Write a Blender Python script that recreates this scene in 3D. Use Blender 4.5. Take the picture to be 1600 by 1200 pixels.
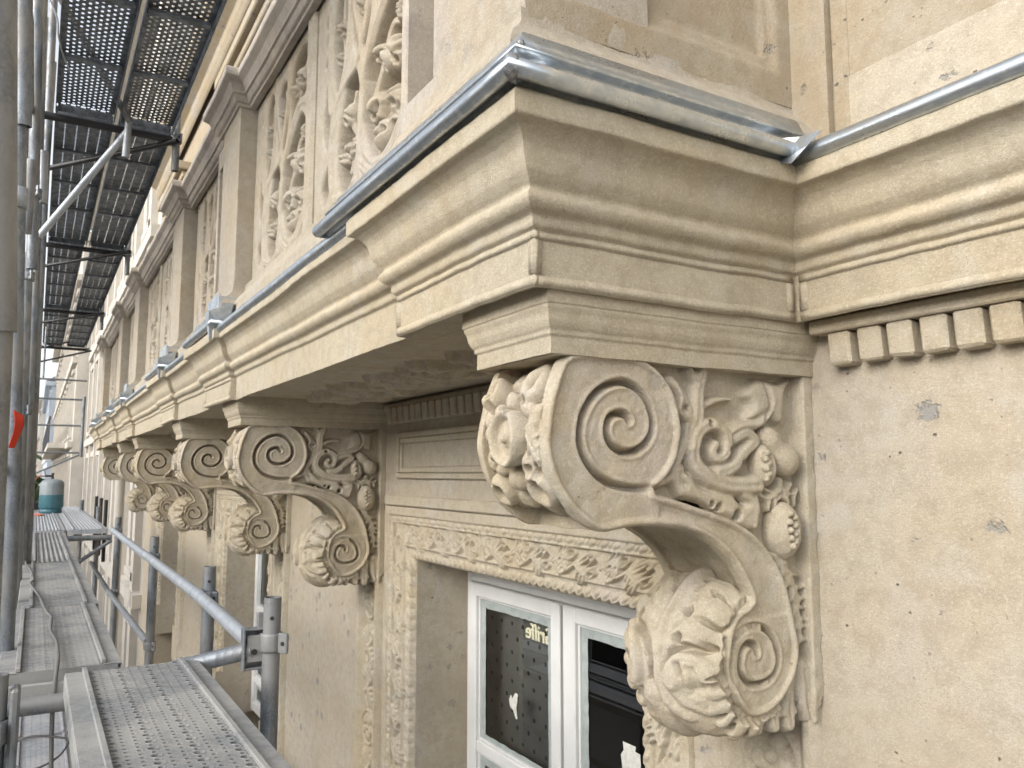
import bpy, bmesh, math, random
import numpy as np
from mathutils import Vector, Matrix

S = bpy.context.scene
COL = S.collection
for o in list(bpy.data.objects):
    bpy.data.objects.remove(o)
random.seed(11)
RNG = np.random.default_rng(7)
R = math.radians
PI = math.pi

# ------------------------------------------------------------------ camera, sky, sun, exposure
cd = bpy.data.cameras.new('camera')
cam = bpy.data.objects.new('camera', cd); COL.objects.link(cam)
cam.location = (0, 0, 0)
cam.rotation_euler = (R(96.3), 0, R(59.36))
cd.sensor_width = 36.0
cd.lens = 36.0 * 1250 / 1600
cd.clip_start = 0.05
cd.clip_end = 2000
cd.dof.use_dof = True
cd.dof.focus_distance = 2.0
cd.dof.aperture_fstop = 9.0
S.camera = cam

SUN_EL, SUN_AZ = 27.0, 166.0        # soft veiled sun, high over the street
W = bpy.data.worlds.new('World'); S.world = W; W.use_nodes = True
wn = W.node_tree.nodes; wl = W.node_tree.links
wn.clear()
wo = wn.new('ShaderNodeOutputWorld'); wb = wn.new('ShaderNodeBackground'); ws = wn.new('ShaderNodeTexSky')
ws.sky_type = 'NISHITA'; ws.sun_disc = False
ws.sun_elevation = R(SUN_EL); ws.sun_rotation = R(SUN_AZ)
ws.air_density = 1.0; ws.dust_density = 3.0; ws.ozone_density = 1.0
wb.inputs['Strength'].default_value = 0.15
# an overcast veil: the sky's colour is pulled towards white everywhere alike
hs = wn.new('ShaderNodeHueSaturation'); hs.inputs['Saturation'].default_value = 0.30
hs.inputs['Value'].default_value = 1.0
wl.new(ws.outputs[0], hs.inputs['Color']); wl.new(hs.outputs[0], wb.inputs[0]); wl.new(wb.outputs[0], wo.inputs[0])

ld = bpy.data.lights.new('sun', 'SUN'); ld.energy = .5; ld.angle = R(80); ld.color = (1, .975, .94)
sun = bpy.data.objects.new('sun', ld); COL.objects.link(sun)
# direction to the sun: azimuth measured like the sky texture (clockwise from +Y)
sd = Vector((math.sin(R(SUN_AZ)) * math.cos(R(SUN_EL)), math.cos(R(SUN_AZ)) * math.cos(R(SUN_EL)), math.sin(R(SUN_EL))))
sun.rotation_euler = sd.to_track_quat('Z', 'Y').to_euler()
sun.location = (0, -6, 20)

S.view_settings.view_transform = 'Standard'; S.view_settings.look = 'None'
S.view_settings.gamma = 1.0; S.view_settings.use_curve_mapping = False
S.view_settings.exposure = 1.34
S.render.engine = 'CYCLES'
S.cycles.use_denoising = True
S.cycles.max_bounces = 8
S.cycles.diffuse_bounces = 7

# ------------------------------------------------------------------ materials
def new_mat(name):
    m = bpy.data.materials.new(name); m.use_nodes = True
    nt = m.node_tree; nt.nodes.clear()
    out = nt.nodes.new('ShaderNodeOutputMaterial'); b = nt.nodes.new('ShaderNodeBsdfPrincipled')
    nt.links.new(b.outputs[0], out.inputs[0])
    return m, nt, b

class NB:
    """tiny node helper"""
    def __init__(s, nt):
        s.nt = nt; s.g = nt.nodes.new('ShaderNodeNewGeometry')
        s.p = s.g.outputs['Position']
    def n(s, t, **k):
        x = s.nt.nodes.new(t)
        for a, v in k.items(): setattr(x, a, v)
        return x
    def link(s, a, b): s.nt.links.new(a, b)
    def scaled(s, sx, sy, sz):
        m = s.n('ShaderNodeMapping'); m.inputs['Scale'].default_value = (sx, sy, sz)
        s.link(s.p, m.inputs['Vector']); return m.outputs[0]
    def noise(s, scale, detail=4, rough=.55, vec=None, dist=0):
        x = s.n('ShaderNodeTexNoise'); x.inputs['Scale'].default_value = scale
        x.inputs['Detail'].default_value = detail; x.inputs['Roughness'].default_value = rough
        x.inputs['Distortion'].default_value = dist
        s.link(vec or s.p, x.inputs['Vector']); return x.outputs['Fac']
    def vor(s, scale, vec=None, feature='F1'):
        x = s.n('ShaderNodeTexVoronoi', feature=feature); x.inputs['Scale'].default_value = scale
        s.link(vec or s.p, x.inputs['Vector']); return x
    def rng(s, v, a, b, c=0., d=1.):
        x = s.n('ShaderNodeMapRange'); x.interpolation_type = 'SMOOTHSTEP'
        for i, q in zip((1, 2, 3, 4), (a, b, c, d)): x.inputs[i].default_value = q
        s.link(v, x.inputs[0]); return x.outputs[0]
    def mix(s, f, a, b, mode='MIX'):
        x = s.n('ShaderNodeMix', data_type='RGBA', blend_type=mode)
        for sock, v in ((x.inputs[0], f), (x.inputs[6], a), (x.inputs[7], b)):
            if hasattr(v, 'is_output'): s.link(v, sock)
            elif isinstance(v, (int, float)): sock.default_value = v
            else: sock.default_value = (*v, 1)
        return x.outputs[2]
    def math(s, op, a, b=0.):
        x = s.n('ShaderNodeMath', operation=op)
        for i, v in enumerate((a, b)):
            if hasattr(v, 'is_output'): s.link(v, x.inputs[i])
            else: x.inputs[i].default_value = v
        return x.outputs[0]
    def bump(s, h, dist, strength=1., prev=None):
        x = s.n('ShaderNodeBump'); x.inputs['Distance'].default_value = dist
        x.inputs['Strength'].default_value = strength
        s.link(h, x.inputs['Height'])
        if prev: s.link(prev, x.inputs['Normal'])
        return x.outputs[0]

def stone_mat(name, base, warm, pale, pits=0.3, grain=1.0, pink=None, wear=None, rough=.9):
    m, nt, b = new_mat(name); q = NB(nt)
    n1 = q.noise(1.7, 5, .6); n2 = q.noise(6.5, 5, .6, dist=.4); n3 = q.noise(23, 4, .6)
    c = q.mix(q.rng(n1, .40, .64), base, warm)
    c = q.mix(q.math('MULTIPLY', q.rng(n2, .50, .70), .75), c, pale)
    if pink:
        n4 = q.noise(3.1, 4, .6, vec=q.scaled(1, 1, .6))
        c = q.mix(q.math('MULTIPLY', q.rng(n4, .48, .66), .8), c, pink)
    # horizontal tooling / lime streaks
    st = q.noise(9, 3, .6, vec=q.scaled(.5, .5, 6))
    c = q.mix(q.math('MULTIPLY', q.rng(st, .52, .75), .22), c, tuple(x * .82 for x in base))
    # mottling + grain
    c = q.mix(q.math('MULTIPLY', q.rng(n3, .40, .66), .45), c, tuple(x * .74 for x in warm))
    g = q.noise(420, 2, .5); g2 = q.noise(140, 3, .6)
    c = q.mix(q.math('MULTIPLY', q.rng(g2, .50, .68), .38), c, tuple(min(1, x * 1.25) for x in pale))
    c = q.mix(q.math('MULTIPLY', q.rng(g, .53, .64), .42), c, tuple(x * .55 for x in base))
    # small open pores of the limestone
    v = q.vor(52, vec=None); mask = q.noise(11, 3, .6)
    sz = q.math('MULTIPLY', q.n('ShaderNodeSeparateColor').outputs[0], 1.0); q.link(v.outputs['Color'], sz.node.inputs[0].links[0].from_node.inputs[0])
    pd = q.math('ADD', v.outputs['Distance'], q.math('ADD', q.math('MULTIPLY', sz, .30), q.math('MULTIPLY', q.math('SUBTRACT', q.noise(190, 3, .7), .5), .25)))
    pore = q.math('MULTIPLY', q.rng(pd, .17, .23, 1, 0), q.rng(mask, .60 - pits * .10, .72 - pits * .10))
    v2 = q.vor(9, vec=q.scaled(1, 1, 1.2)); mk2 = q.noise(3.3, 3, .5)
    wob = q.noise(60, 3, .7)
    sz2 = q.n('ShaderNodeSeparateColor'); q.link(v2.outputs['Color'], sz2.inputs[0])
    vv = q.math('ADD', q.math('ADD', v2.outputs['Distance'], q.math('MULTIPLY', sz2.outputs[0], .20)), q.math('MULTIPLY', q.math('SUBTRACT', wob, .5), .60))
    big = q.math('MULTIPLY', q.rng(vv, .20, .31, 1, 0), q.rng(mk2, .60 - pits * .13, .63 - pits * .13))
    big = q.math('MULTIPLY', big, 1.0 if pits > .5 else 0.35)
    v3 = q.vor(19, vec=q.scaled(1, 1, 1.3)); mk3 = q.noise(5.7, 2, .5); sz3 = q.n('ShaderNodeSeparateColor'); q.link(v3.outputs['Color'], sz3.inputs[0])
    dd = q.math('ADD', q.math('ADD', v3.outputs['Distance'], q.math('MULTIPLY', sz3.outputs[1], .14)), q.math('MULTIPLY', q.math('SUBTRACT', q.noise(85, 3, .75), .5), .22))
    dot = q.math('MULTIPLY', q.rng(dd, .10, .15, 1, 0), q.rng(mk3, .53, .56)) if pits > .8 else q.math('MULTIPLY', pore, 0.)
    c = q.mix(q.math('MULTIPLY', dot, .8), c, (.085, .078, .07))
    c = q.mix(q.math('MULTIPLY', pore, .45), c, tuple(x * .42 for x in base))
    c = q.mix(q.math('MULTIPLY', big, .75), c, (base[0] * .52, base[1] * .60, base[2] * .76))
    if pits > .8:
        sp = q.noise(1.1, 5, .65); c = q.mix(q.math('MULTIPLY', q.rng(sp, .45, .62), .5), c, tuple(x * .86 for x in warm))
        s3 = q.noise(35, 5, .8); c = q.mix(q.math('MULTIPLY', q.rng(s3, .56, .70), .35), c, tuple(x * .62 for x in warm))
    if wear:
        wn_ = q.noise(2.2, 6, .72); wn2 = q.noise(60, 4, .75, vec=q.scaled(1, 1, 1))
        f = q.math('MULTIPLY', q.rng(wn_, .42, .62), q.rng(wn2, .38, .62, .35, 1))
        c = q.mix(q.math('MULTIPLY', f, .75), c, wear)
    q.link(c, b.inputs['Base Color']); b.inputs['Roughness'].default_value = rough
    b.inputs['Specular IOR Level'].default_value = .25
    h = q.math('ADD', q.math('MULTIPLY', q.noise(150, 4, .75), 1.0), q.math('MULTIPLY', g, .5))
    nb = q.bump(h, .0028 * grain, .6)
    nb = q.bump(q.noise(14, 3, .55), .007, .35, nb)
    hp = q.math('MULTIPLY', q.math('ADD', q.math('ADD', pore, dot), big), -1.0)
    nb = q.bump(hp, .004, .8, nb)
    q.link(nb, b.inputs['Normal'])
    return m

def metal_mat(name, base, dark, pale, metallic=.75, rough=.42, dust=None, scale=30, streak=(1, 1, 1), bump=.0006):
    m, nt, b = new_mat(name); q = NB(nt)
    n1 = q.noise(scale, 4, .65, vec=q.scaled(*streak)); n2 = q.noise(scale * 5, 3, .6); n3 = q.noise(5, 4, .6)
    c = q.mix(q.rng(n1, .38, .62), base, dark)
    c = q.mix(q.math('MULTIPLY', q.rng(n2, .52, .72), .6), c, pale)
    if dust:
        c = q.mix(q.math('MULTIPLY', q.rng(q.math('ADD', n3, q.math('MULTIPLY', n2, .25)), .52, .72), .8), c, dust)
        q.link(q.rng(n3, .45, .65, metallic, metallic * .35), b.inputs['Metallic'])
    else:
        b.inputs['Metallic'].default_value = metallic
    q.link(c, b.inputs['Base Color'])
    q.link(q.rng(n1, .3, .7, rough - .1, rough + .14), b.inputs['Roughness'])
    q.link(q.bump(n2, bump, .5), b.inputs['Normal'])
    return m

def plain_mat(name, col, rough=.6, metallic=0., var=.15, scale=20, emit=0):
    m, nt, b = new_mat(name); q = NB(nt)
    c = q.mix(q.rng(q.noise(scale, 4, .6), .35, .7), col, tuple(x * (1 - var) for x in col))
    q.link(c, b.inputs['Base Color']); b.inputs['Roughness'].default_value = rough
    b.inputs['Metallic'].default_value = metallic
    q.link(q.bump(q.noise(scale * 6, 3, .6), .0006, .4), b.inputs['Normal'])
    if emit:
        b.inputs['Emission Color'].default_value = (*col, 1); b.inputs['Emission Strength'].default_value = emit
    return m

M = {}
M['stone'] = stone_mat('limestone_carved', (.458, .408, .312), (.448, .373, .258), (.468, .436, .368), pits=.25, pink=(.455, .404, .342), grain=2.2)
M['wall'] = stone_mat('limestone_wall', (.432, .385, .306), (.422, .358, .262), (.448, .422, .368), pits=.95, pink=(.425, .376, .32), grain=1.5)
M['cornice'] = stone_mat('limestone_cornice', (.45, .398, .303), (.435, .367, .258), (.468, .432, .358), pits=.15, grain=1.6)
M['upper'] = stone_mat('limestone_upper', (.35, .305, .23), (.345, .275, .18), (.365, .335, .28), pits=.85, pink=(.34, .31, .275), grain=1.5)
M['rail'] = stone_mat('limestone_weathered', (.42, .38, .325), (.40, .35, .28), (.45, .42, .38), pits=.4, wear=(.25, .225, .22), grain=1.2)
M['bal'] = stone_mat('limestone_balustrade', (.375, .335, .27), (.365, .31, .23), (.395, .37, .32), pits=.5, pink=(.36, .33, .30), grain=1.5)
M['farstone'] = plain_mat('pale_render_far', (.48, .45, .40), .9, scale=2)
M['zinc'] = metal_mat('new_zinc', (.54, .575, .60), (.38, .42, .46), (.66, .68, .685), .9, .34, scale=9, streak=(1, 1, 1.5), bump=.0003)
M['solder'] = metal_mat('solder', (.33, .34, .35), (.16, .16, .17), (.5, .5, .5), .8, .5, scale=90, bump=.003)
M['galv'] = metal_mat('galvanised_tube', (.22, .245, .27), (.14, .155, .175), (.33, .35, .37), .6, .5, scale=38, streak=(1, 1, .35), dust=(.24, .235, .225))
M['galv_pale'] = metal_mat('galvanised_rail', (.38, .405, .44), (.33, .355, .385), (.46, .48, .50), .5, .5, scale=16, bump=.0002)
M['deck'] = metal_mat('steel_deck', (.26, .268, .272), (.20, .207, .212), (.34, .343, .34), .3, .6, scale=34, dust=(.315, .308, .29), bump=.0012)
M['deck_low'] = metal_mat('steel_deck_clean', (.44, .46, .49), (.34, .36, .39), (.52, .53, .55), .45, .5, scale=22, dust=(.42, .42, .43))
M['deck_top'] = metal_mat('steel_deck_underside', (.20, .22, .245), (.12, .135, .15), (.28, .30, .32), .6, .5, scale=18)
M['paint'] = plain_mat('white_window_paint', (.64, .645, .635), .45, var=.06, scale=9)
M['film'] = plain_mat('masking_film', (.36, .40, .39), .35, var=.25, scale=18)
M['tape'] = plain_mat('torn_tape', (.62, .62, .57), .6, var=.2, scale=60)
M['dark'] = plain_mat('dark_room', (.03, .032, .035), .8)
M['board'] = plain_mat('grey_board', (.26, .245, .225), .8, var=.12, scale=8)
M['black'] = plain_mat('black_metal', (.02, .02, .022), .5)
M['rubber'] = plain_mat('grey_cable_rubber', (.14, .14, .135), .6)
M['orange'] = plain_mat('orange_hose', (.42, .13, .06), .5)
M['red'] = plain_mat('red_tag', (.50, .03, .008), .45, var=.1)
M['gas_grey'] = plain_mat('gas_bottle_grey', (.27, .31, .33), .45, var=.12)
M['gas_blue'] = plain_mat('gas_bottle_teal', (.06, .17, .21), .4, var=.15)
M['asphalt'] = plain_mat('asphalt', (.05, .05, .05), .9, var=.3)
M['setts'] = plain_mat('pale_street_paving', (.42, .40, .37), .9, var=.2)
M['pave'] = plain_mat('pavement', (.45, .425, .385), .9)
M['wood'] = plain_mat('brown_shutter', (.18, .09, .04), .6)
M['pink'] = plain_mat('pink_render', (.42, .22, .17), .9, var=.2, scale=1)
M['bluegrey'] = plain_mat('bluegrey_render', (.36, .41, .47), .9, var=.1, scale=1)
M['roof'] = plain_mat('slate_roof', (.16, .18, .21), .7)
M['iron'] = plain_mat('iron_railing', (.06, .065, .075), .5)
M['shop'] = plain_mat('dark_shopfront', (.03, .03, .035), .5)
M['opp'] = plain_mat('opposite_facade', (.62, .56, .46), .9, var=.15, scale=1)
M['sign'] = plain_mat('lit_letters', (1.0, .93, .62), .5, emit=2.5, var=.0)
M['leafgreen'] = plain_mat('shrub_leaves', (.06, .10, .035), .7, var=.5, scale=6)

def glass_mat():
    m = bpy.data.materials.new('window_glass'); m.use_nodes = True
    nt = m.node_tree; nt.nodes.clear(); q = NB(nt)
    out = q.n('ShaderNodeOutputMaterial'); tr = q.n('ShaderNodeBsdfTransparent'); gl = q.n('ShaderNodeBsdfGlossy')
    tr.inputs[0].default_value = (.80, .84, .84, 1); gl.inputs['Roughness'].default_value = .004
    fr = q.n('ShaderNodeFresnel'); fr.inputs[0].default_value = 1.9
    mx = q.n('ShaderNodeMixShader'); q.link(fr.outputs[0], mx.inputs[0]); q.link(tr.outputs[0], mx.inputs[1]); q.link(gl.outputs[0], mx.inputs[2])
    q.link(q.bump(q.noise(3, 2, .5), .001, .05), gl.inputs['Normal'])
    q.link(mx.outputs[0], out.inputs[0]); return m
M['glass'] = glass_mat()

# ------------------------------------------------------------------ object helpers
def link(o, parent=None):
    COL.objects.link(o)
    if parent is not None: o.parent = parent
    return o

def thing(name, label=None, cat=None, group=None, loc=(0, 0, 0), kind=None, parent=None):
    o = bpy.data.objects.new(name, None); o.empty_display_size = .1; o.location = loc
    link(o, parent); tag(o, label, cat, group, kind); return o

def tag(o, label=None, cat=None, group=None, kind=None):
    if label: o['label'] = label
    if cat: o['category'] = cat
    if group: o['group'] = group
    if kind: o['kind'] = kind
    return o

def face_to(V, Q, d=None):
    """turn the winding so the sheet faces d (or, for a closed shape, outwards)"""
    V = np.asarray(V, float); Q = np.asarray(Q); a, b, c = V[Q[:, 0]], V[Q[:, 1]], V[Q[:, 2]]
    N = np.cross(b - a, c - a)
    t = (N @ np.array(d, float)).sum() if d is not None else (N * (a - V.mean(0))).sum()
    return Q if t > 0 else Q[:, ::-1]

def mesh_np(name, V, Q, smooth=True):
    """V (n,3), Q (m,4) quads"""
    me = bpy.data.meshes.new(name)
    V = np.ascontiguousarray(V, np.float32); Q = np.ascontiguousarray(Q, np.int32)
    k = Q.shape[1]
    me.vertices.add(len(V)); me.vertices.foreach_set('co', V.ravel())
    me.loops.add(Q.size); me.loops.foreach_set('vertex_index', Q.ravel())
    me.polygons.add(len(Q)); me.polygons.foreach_set('loop_start', np.arange(0, Q.size, k, dtype=np.int32))
    me.polygons.foreach_set('use_smooth', np.full(len(Q), smooth))
    me.update(); me.validate(); return me

def obj(name, me, mat, parent=None, **k):
    o = bpy.data.objects.new(name, me)
    if mat and not me.materials: me.materials.append(M[mat] if isinstance(mat, str) else mat)
    link(o, parent)
    return tag(o, **k) if k else o

def bm_obj(name, bm, mat, parent=None, smooth=False, **k):
    me = bpy.data.meshes.new(name); bmesh.ops.recalc_face_normals(bm, faces=bm.faces[:])
    bm.to_mesh(me); bm.free()
    if smooth:
        me.polygons.foreach_set('use_smooth', np.full(len(me.polygons), True))
    return obj(name, me, mat, parent, **k)

# smooth world-space wobble so hand-cut stone is never ruler-straight
_K = RNG.normal(size=(22, 3)); _K /= np.linalg.norm(_K, axis=1)[:, None]
_L = np.concatenate([RNG.uniform(.18, .5, 8), RNG.uniform(.05, .14, 8), RNG.uniform(.02, .045, 6)])
_K *= (2 * PI / _L)[:, None]
_A = np.concatenate([np.full(8, .0007), np.full(8, .00022), np.full(6, .00016)])
_PH = RNG.uniform(0, 2 * PI, (22, 3)); _D = RNG.normal(size=(22, 3)); _D /= np.linalg.norm(_D, axis=1)[:, None]
def wob(P, amp=1.0):
    P = np.asarray(P, float); a = np.sin(P @ _K.T + _PH[:, 0]) * _A
    return P + amp * (a @ _D)

def add_box(bm, x0, x1, y0, y1, z0, z1, bev=0.):
    vs = [bm.verts.new((x, y, z)) for x in (x0, x1) for y in (y0, y1) for z in (z0, z1)]
    fs = []
    for f in ((0, 1, 3, 2), (4, 6, 7, 5), (0, 4, 5, 1), (2, 3, 7, 6), (0, 2, 6, 4), (1, 5, 7, 3)):
        fs.append(bm.faces.new([vs[i] for i in f]))
    if bev:
        es = list({e for f in fs for e in f.edges})
        bmesh.ops.bevel(bm, geom=es, offset=bev, segments=1, affect='EDGES')
    return vs

def box(name, x0, x1, y0, y1, z0, z1, mat, parent=None, bev=0., **k):
    bm = bmesh.new(); add_box(bm, min(x0, x1), max(x0, x1), min(y0, y1), max(y0, y1), min(z0, z1), max(z0, z1), bev)
    return bm_obj(name, bm, mat, parent, **k)

def boxes(name, L, mat, parent=None, bev=0., **k):
    bm = bmesh.new()
    for b in L: add_box(bm, min(b[0], b[1]), max(b[0], b[1]), min(b[2], b[3]), max(b[2], b[3]), min(b[4], b[5]), max(b[4], b[5]), bev)
    return bm_obj(name, bm, mat, parent, **k)

def tube_data(p0, p1, r, seg=18, wall=.0035, hollow=True, n=1):
    """a hollow tube: outer skin, end rims and a short way down the bore"""
    p0 = np.array(p0, float); p1 = np.array(p1, float); d = p1 - p0; L = np.linalg.norm(d); d /= L
    a = np.cross(d, (0, 0, 1.)); 
    if np.linalg.norm(a) < 1e-3: a = np.cross(d, (1., 0, 0))
    a /= np.linalg.norm(a); b = np.cross(d, a)
    t = np.linspace(0, 2 * PI, seg, endpoint=False); C = np.cos(t)[:, None] * a + np.sin(t)[:, None] * b
    dep = min(.06, L * .4)
    st = [(dep, r - wall), (0, r - wall), (0, r)] + [(L * i / n, r) for i in range(1, n)] + [(L, r), (L, r - wall), (L - dep, r - wall)]
    V = np.concatenate([p0 + d * s + C * q for s, q in st])
    Q = []
    for i in range(len(st) - 1):
        for j in range(seg):
            k = (j + 1) % seg
            Q.append((i * seg + j, i * seg + k, (i + 1) * seg + k, (i + 1) * seg + j))
    # close the bore
    return V, np.array(Q), len(st), seg

def tube(name, p0, p1, r, mat, parent=None, seg=18, wall=.0035, **k):
    V, Q, ns, sg = tube_data(p0, p1, r, seg, wall); Q = face_to(V, Q)
    me = mesh_np(name, V, Q, True)
    sharp = me.attributes.new('sharp_edge', 'BOOLEAN', 'EDGE')
    ev = np.zeros(len(me.edges) * 2, np.int32); me.edges.foreach_get('vertices', ev); ev = ev.reshape(-1, 2)
    ring = ev // sg
    sh = (ring[:, 0] == ring[:, 1]) & (ring[:, 0] > 0) & (ring[:, 0] < ns - 1)
    sharp.data.foreach_set('value', sh)
    return obj(name, me, mat, parent, **k)

def crv(pts, n=6, closed=False):
    """Catmull-Rom through points"""
    P = np.array(pts, float); 
    if closed: P = np.vstack([P[-1], P, P[0], P[1]])
    else: P = np.vstack([2 * P[0] - P[1], P, 2 * P[-1] - P[-2]])
    out = []
    for i in range(1, len(P) - 2):
        p0, p1, p2, p3 = P[i - 1], P[i], P[i + 1], P[i + 2]
        for t in np.linspace(0, 1, n, endpoint=False):
            out.append(.5 * ((2 * p1) + (-p0 + p2) * t + (2 * p0 - 5 * p1 + 4 * p2 - p3) * t * t + (-p0 + 3 * p1 - 3 * p2 + p3) * t ** 3))
    if not closed: out.append(P[-2])
    return np.array(out)

def wire(name, pts, r, mat, parent=None, seg=8, n=8, **k):
    P = crv(pts, n); V = []; 
    T = np.gradient(P, axis=0); T /= np.linalg.norm(T, axis=1)[:, None] + 1e-9
    up = np.array((.13, .21, 1.)); 
    for p, t in zip(P, T):
        a = np.cross(t, up); a /= np.linalg.norm(a); b = np.cross(t, a)
        th = np.linspace(0, 2 * PI, seg, endpoint=False)
        V.append(p + r * (np.cos(th)[:, None] * a + np.sin(th)[:, None] * b))
    V = np.concatenate(V); Q = []
    for i in range(len(P) - 1):
        for j in range(seg):
            Q.append((i * seg + j, i * seg + (j + 1) % seg, (i + 1) * seg + (j + 1) % seg, (i + 1) * seg + j))
    return obj(name, mesh_np(name, V, np.array(Q)), mat, parent, **k)

def grid_quads(n, m, off=0):
    i, j = np.meshgrid(np.arange(n - 1), np.arange(m - 1), indexing='ij')
    a = (i * m + j).ravel()
    return np.stack([a, a + m, a + m + 1, a + 1], 1) + off

def lathe(name, prof, mat, parent=None, center=(0, 0, 0), axis='Z', seg=28, **k):
    """prof: (r, h) pairs"""
    P = np.array(prof, float); th = np.linspace(0, 2 * PI, seg + 1)
    V = np.zeros((len(P), seg + 1, 3))
    V[..., 0] = P[:, 0, None] * np.cos(th); V[..., 1] = P[:, 0, None] * np.sin(th); V[..., 2] = P[:, 1, None]
    if axis == 'Y': V = V[..., [0, 2, 1]]
    if axis == 'X': V = V[..., [2, 0, 1]]
    V = V.reshape(-1, 3) + np.array(center)
    me = mesh_np(name, V, face_to(V, grid_quads(len(P), seg + 1)))
    return obj(name, me, mat, parent, **k)

# ------------------------------------------------------------------ swept mouldings
def soften(prof, r=.004, n=3):
    P = [np.array(p, float) for p in prof]; out = [P[0]]
    for i in range(1, len(P) - 1):
        a, b, c = P[i - 1], P[i], P[i + 1]
        la, lc = np.linalg.norm(a - b), np.linalg.norm(c - b); q = min(r, la * .45, lc * .45)
        s = b + (a - b) / la * q; e = b + (c - b) / lc * q
        for t in np.linspace(0, 1, n): out.append((1 - t) ** 2 * s + 2 * t * (1 - t) * b + t * t * e)
    out.append(P[-1]); return np.array(out)

def sweep(name, path, prof, mat, parent=None, step=.03, amp=1.0, extend=None, caps=True, **k):
    """prof = (outward d, z) swept along the plan path, mitred; one strip per straight run so mitres stay crisp"""
    P = np.array(path, float); prof = np.array(prof, float); ns = []
    for i in range(len(P) - 1):
        d = P[i + 1] - P[i]; d /= np.linalg.norm(d); ns.append(np.array((-d[1], d[0])))
    off = []
    for i in range(len(P)):
        if i == 0: off.append(ns[0])
        elif i == len(P) - 1: off.append(ns[-1])
        else: off.append((ns[i - 1] + ns[i]) / (1 + ns[i - 1] @ ns[i]))
    VV, QQ, o = [], [], 0
    m = len(prof)
    for i in range(len(P) - 1):
        L = np.linalg.norm(P[i + 1] - P[i]); n = max(2, min(int(L / step) + 1, 400)); t = np.linspace(0, 1, n)[:, None, None]
        A = P[i] + prof[:, :1] * off[i]; B = P[i + 1] + prof[:, :1] * off[i + 1]
        xy = A[None] * (1 - t) + B[None] * t
        V = np.zeros((n, m, 3)); V[..., :2] = xy; V[..., 2] = prof[:, 1]
        V = wob(V.reshape(-1, 3), amp); Qs = grid_quads(n, m); Qs = face_to(V, Qs, (*ns[i], 0)); VV.append(V); QQ.append(Qs + o); o += n * m
    me = mesh_np(name, np.concatenate(VV), np.concatenate(QQ))
    if caps:      # close both open ends with a fan
        bm = bmesh.new(); bm.from_mesh(me)
        bm.verts.ensure_lookup_table()
        for s in (0, len(VV and np.concatenate(VV)) - m):
            try: bm.faces.new([bm.verts[s + j] for j in range(m)])
            except ValueError: pass
        bm.to_mesh(me); bm.free()
    return obj(name, me, mat, parent, **k)

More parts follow.
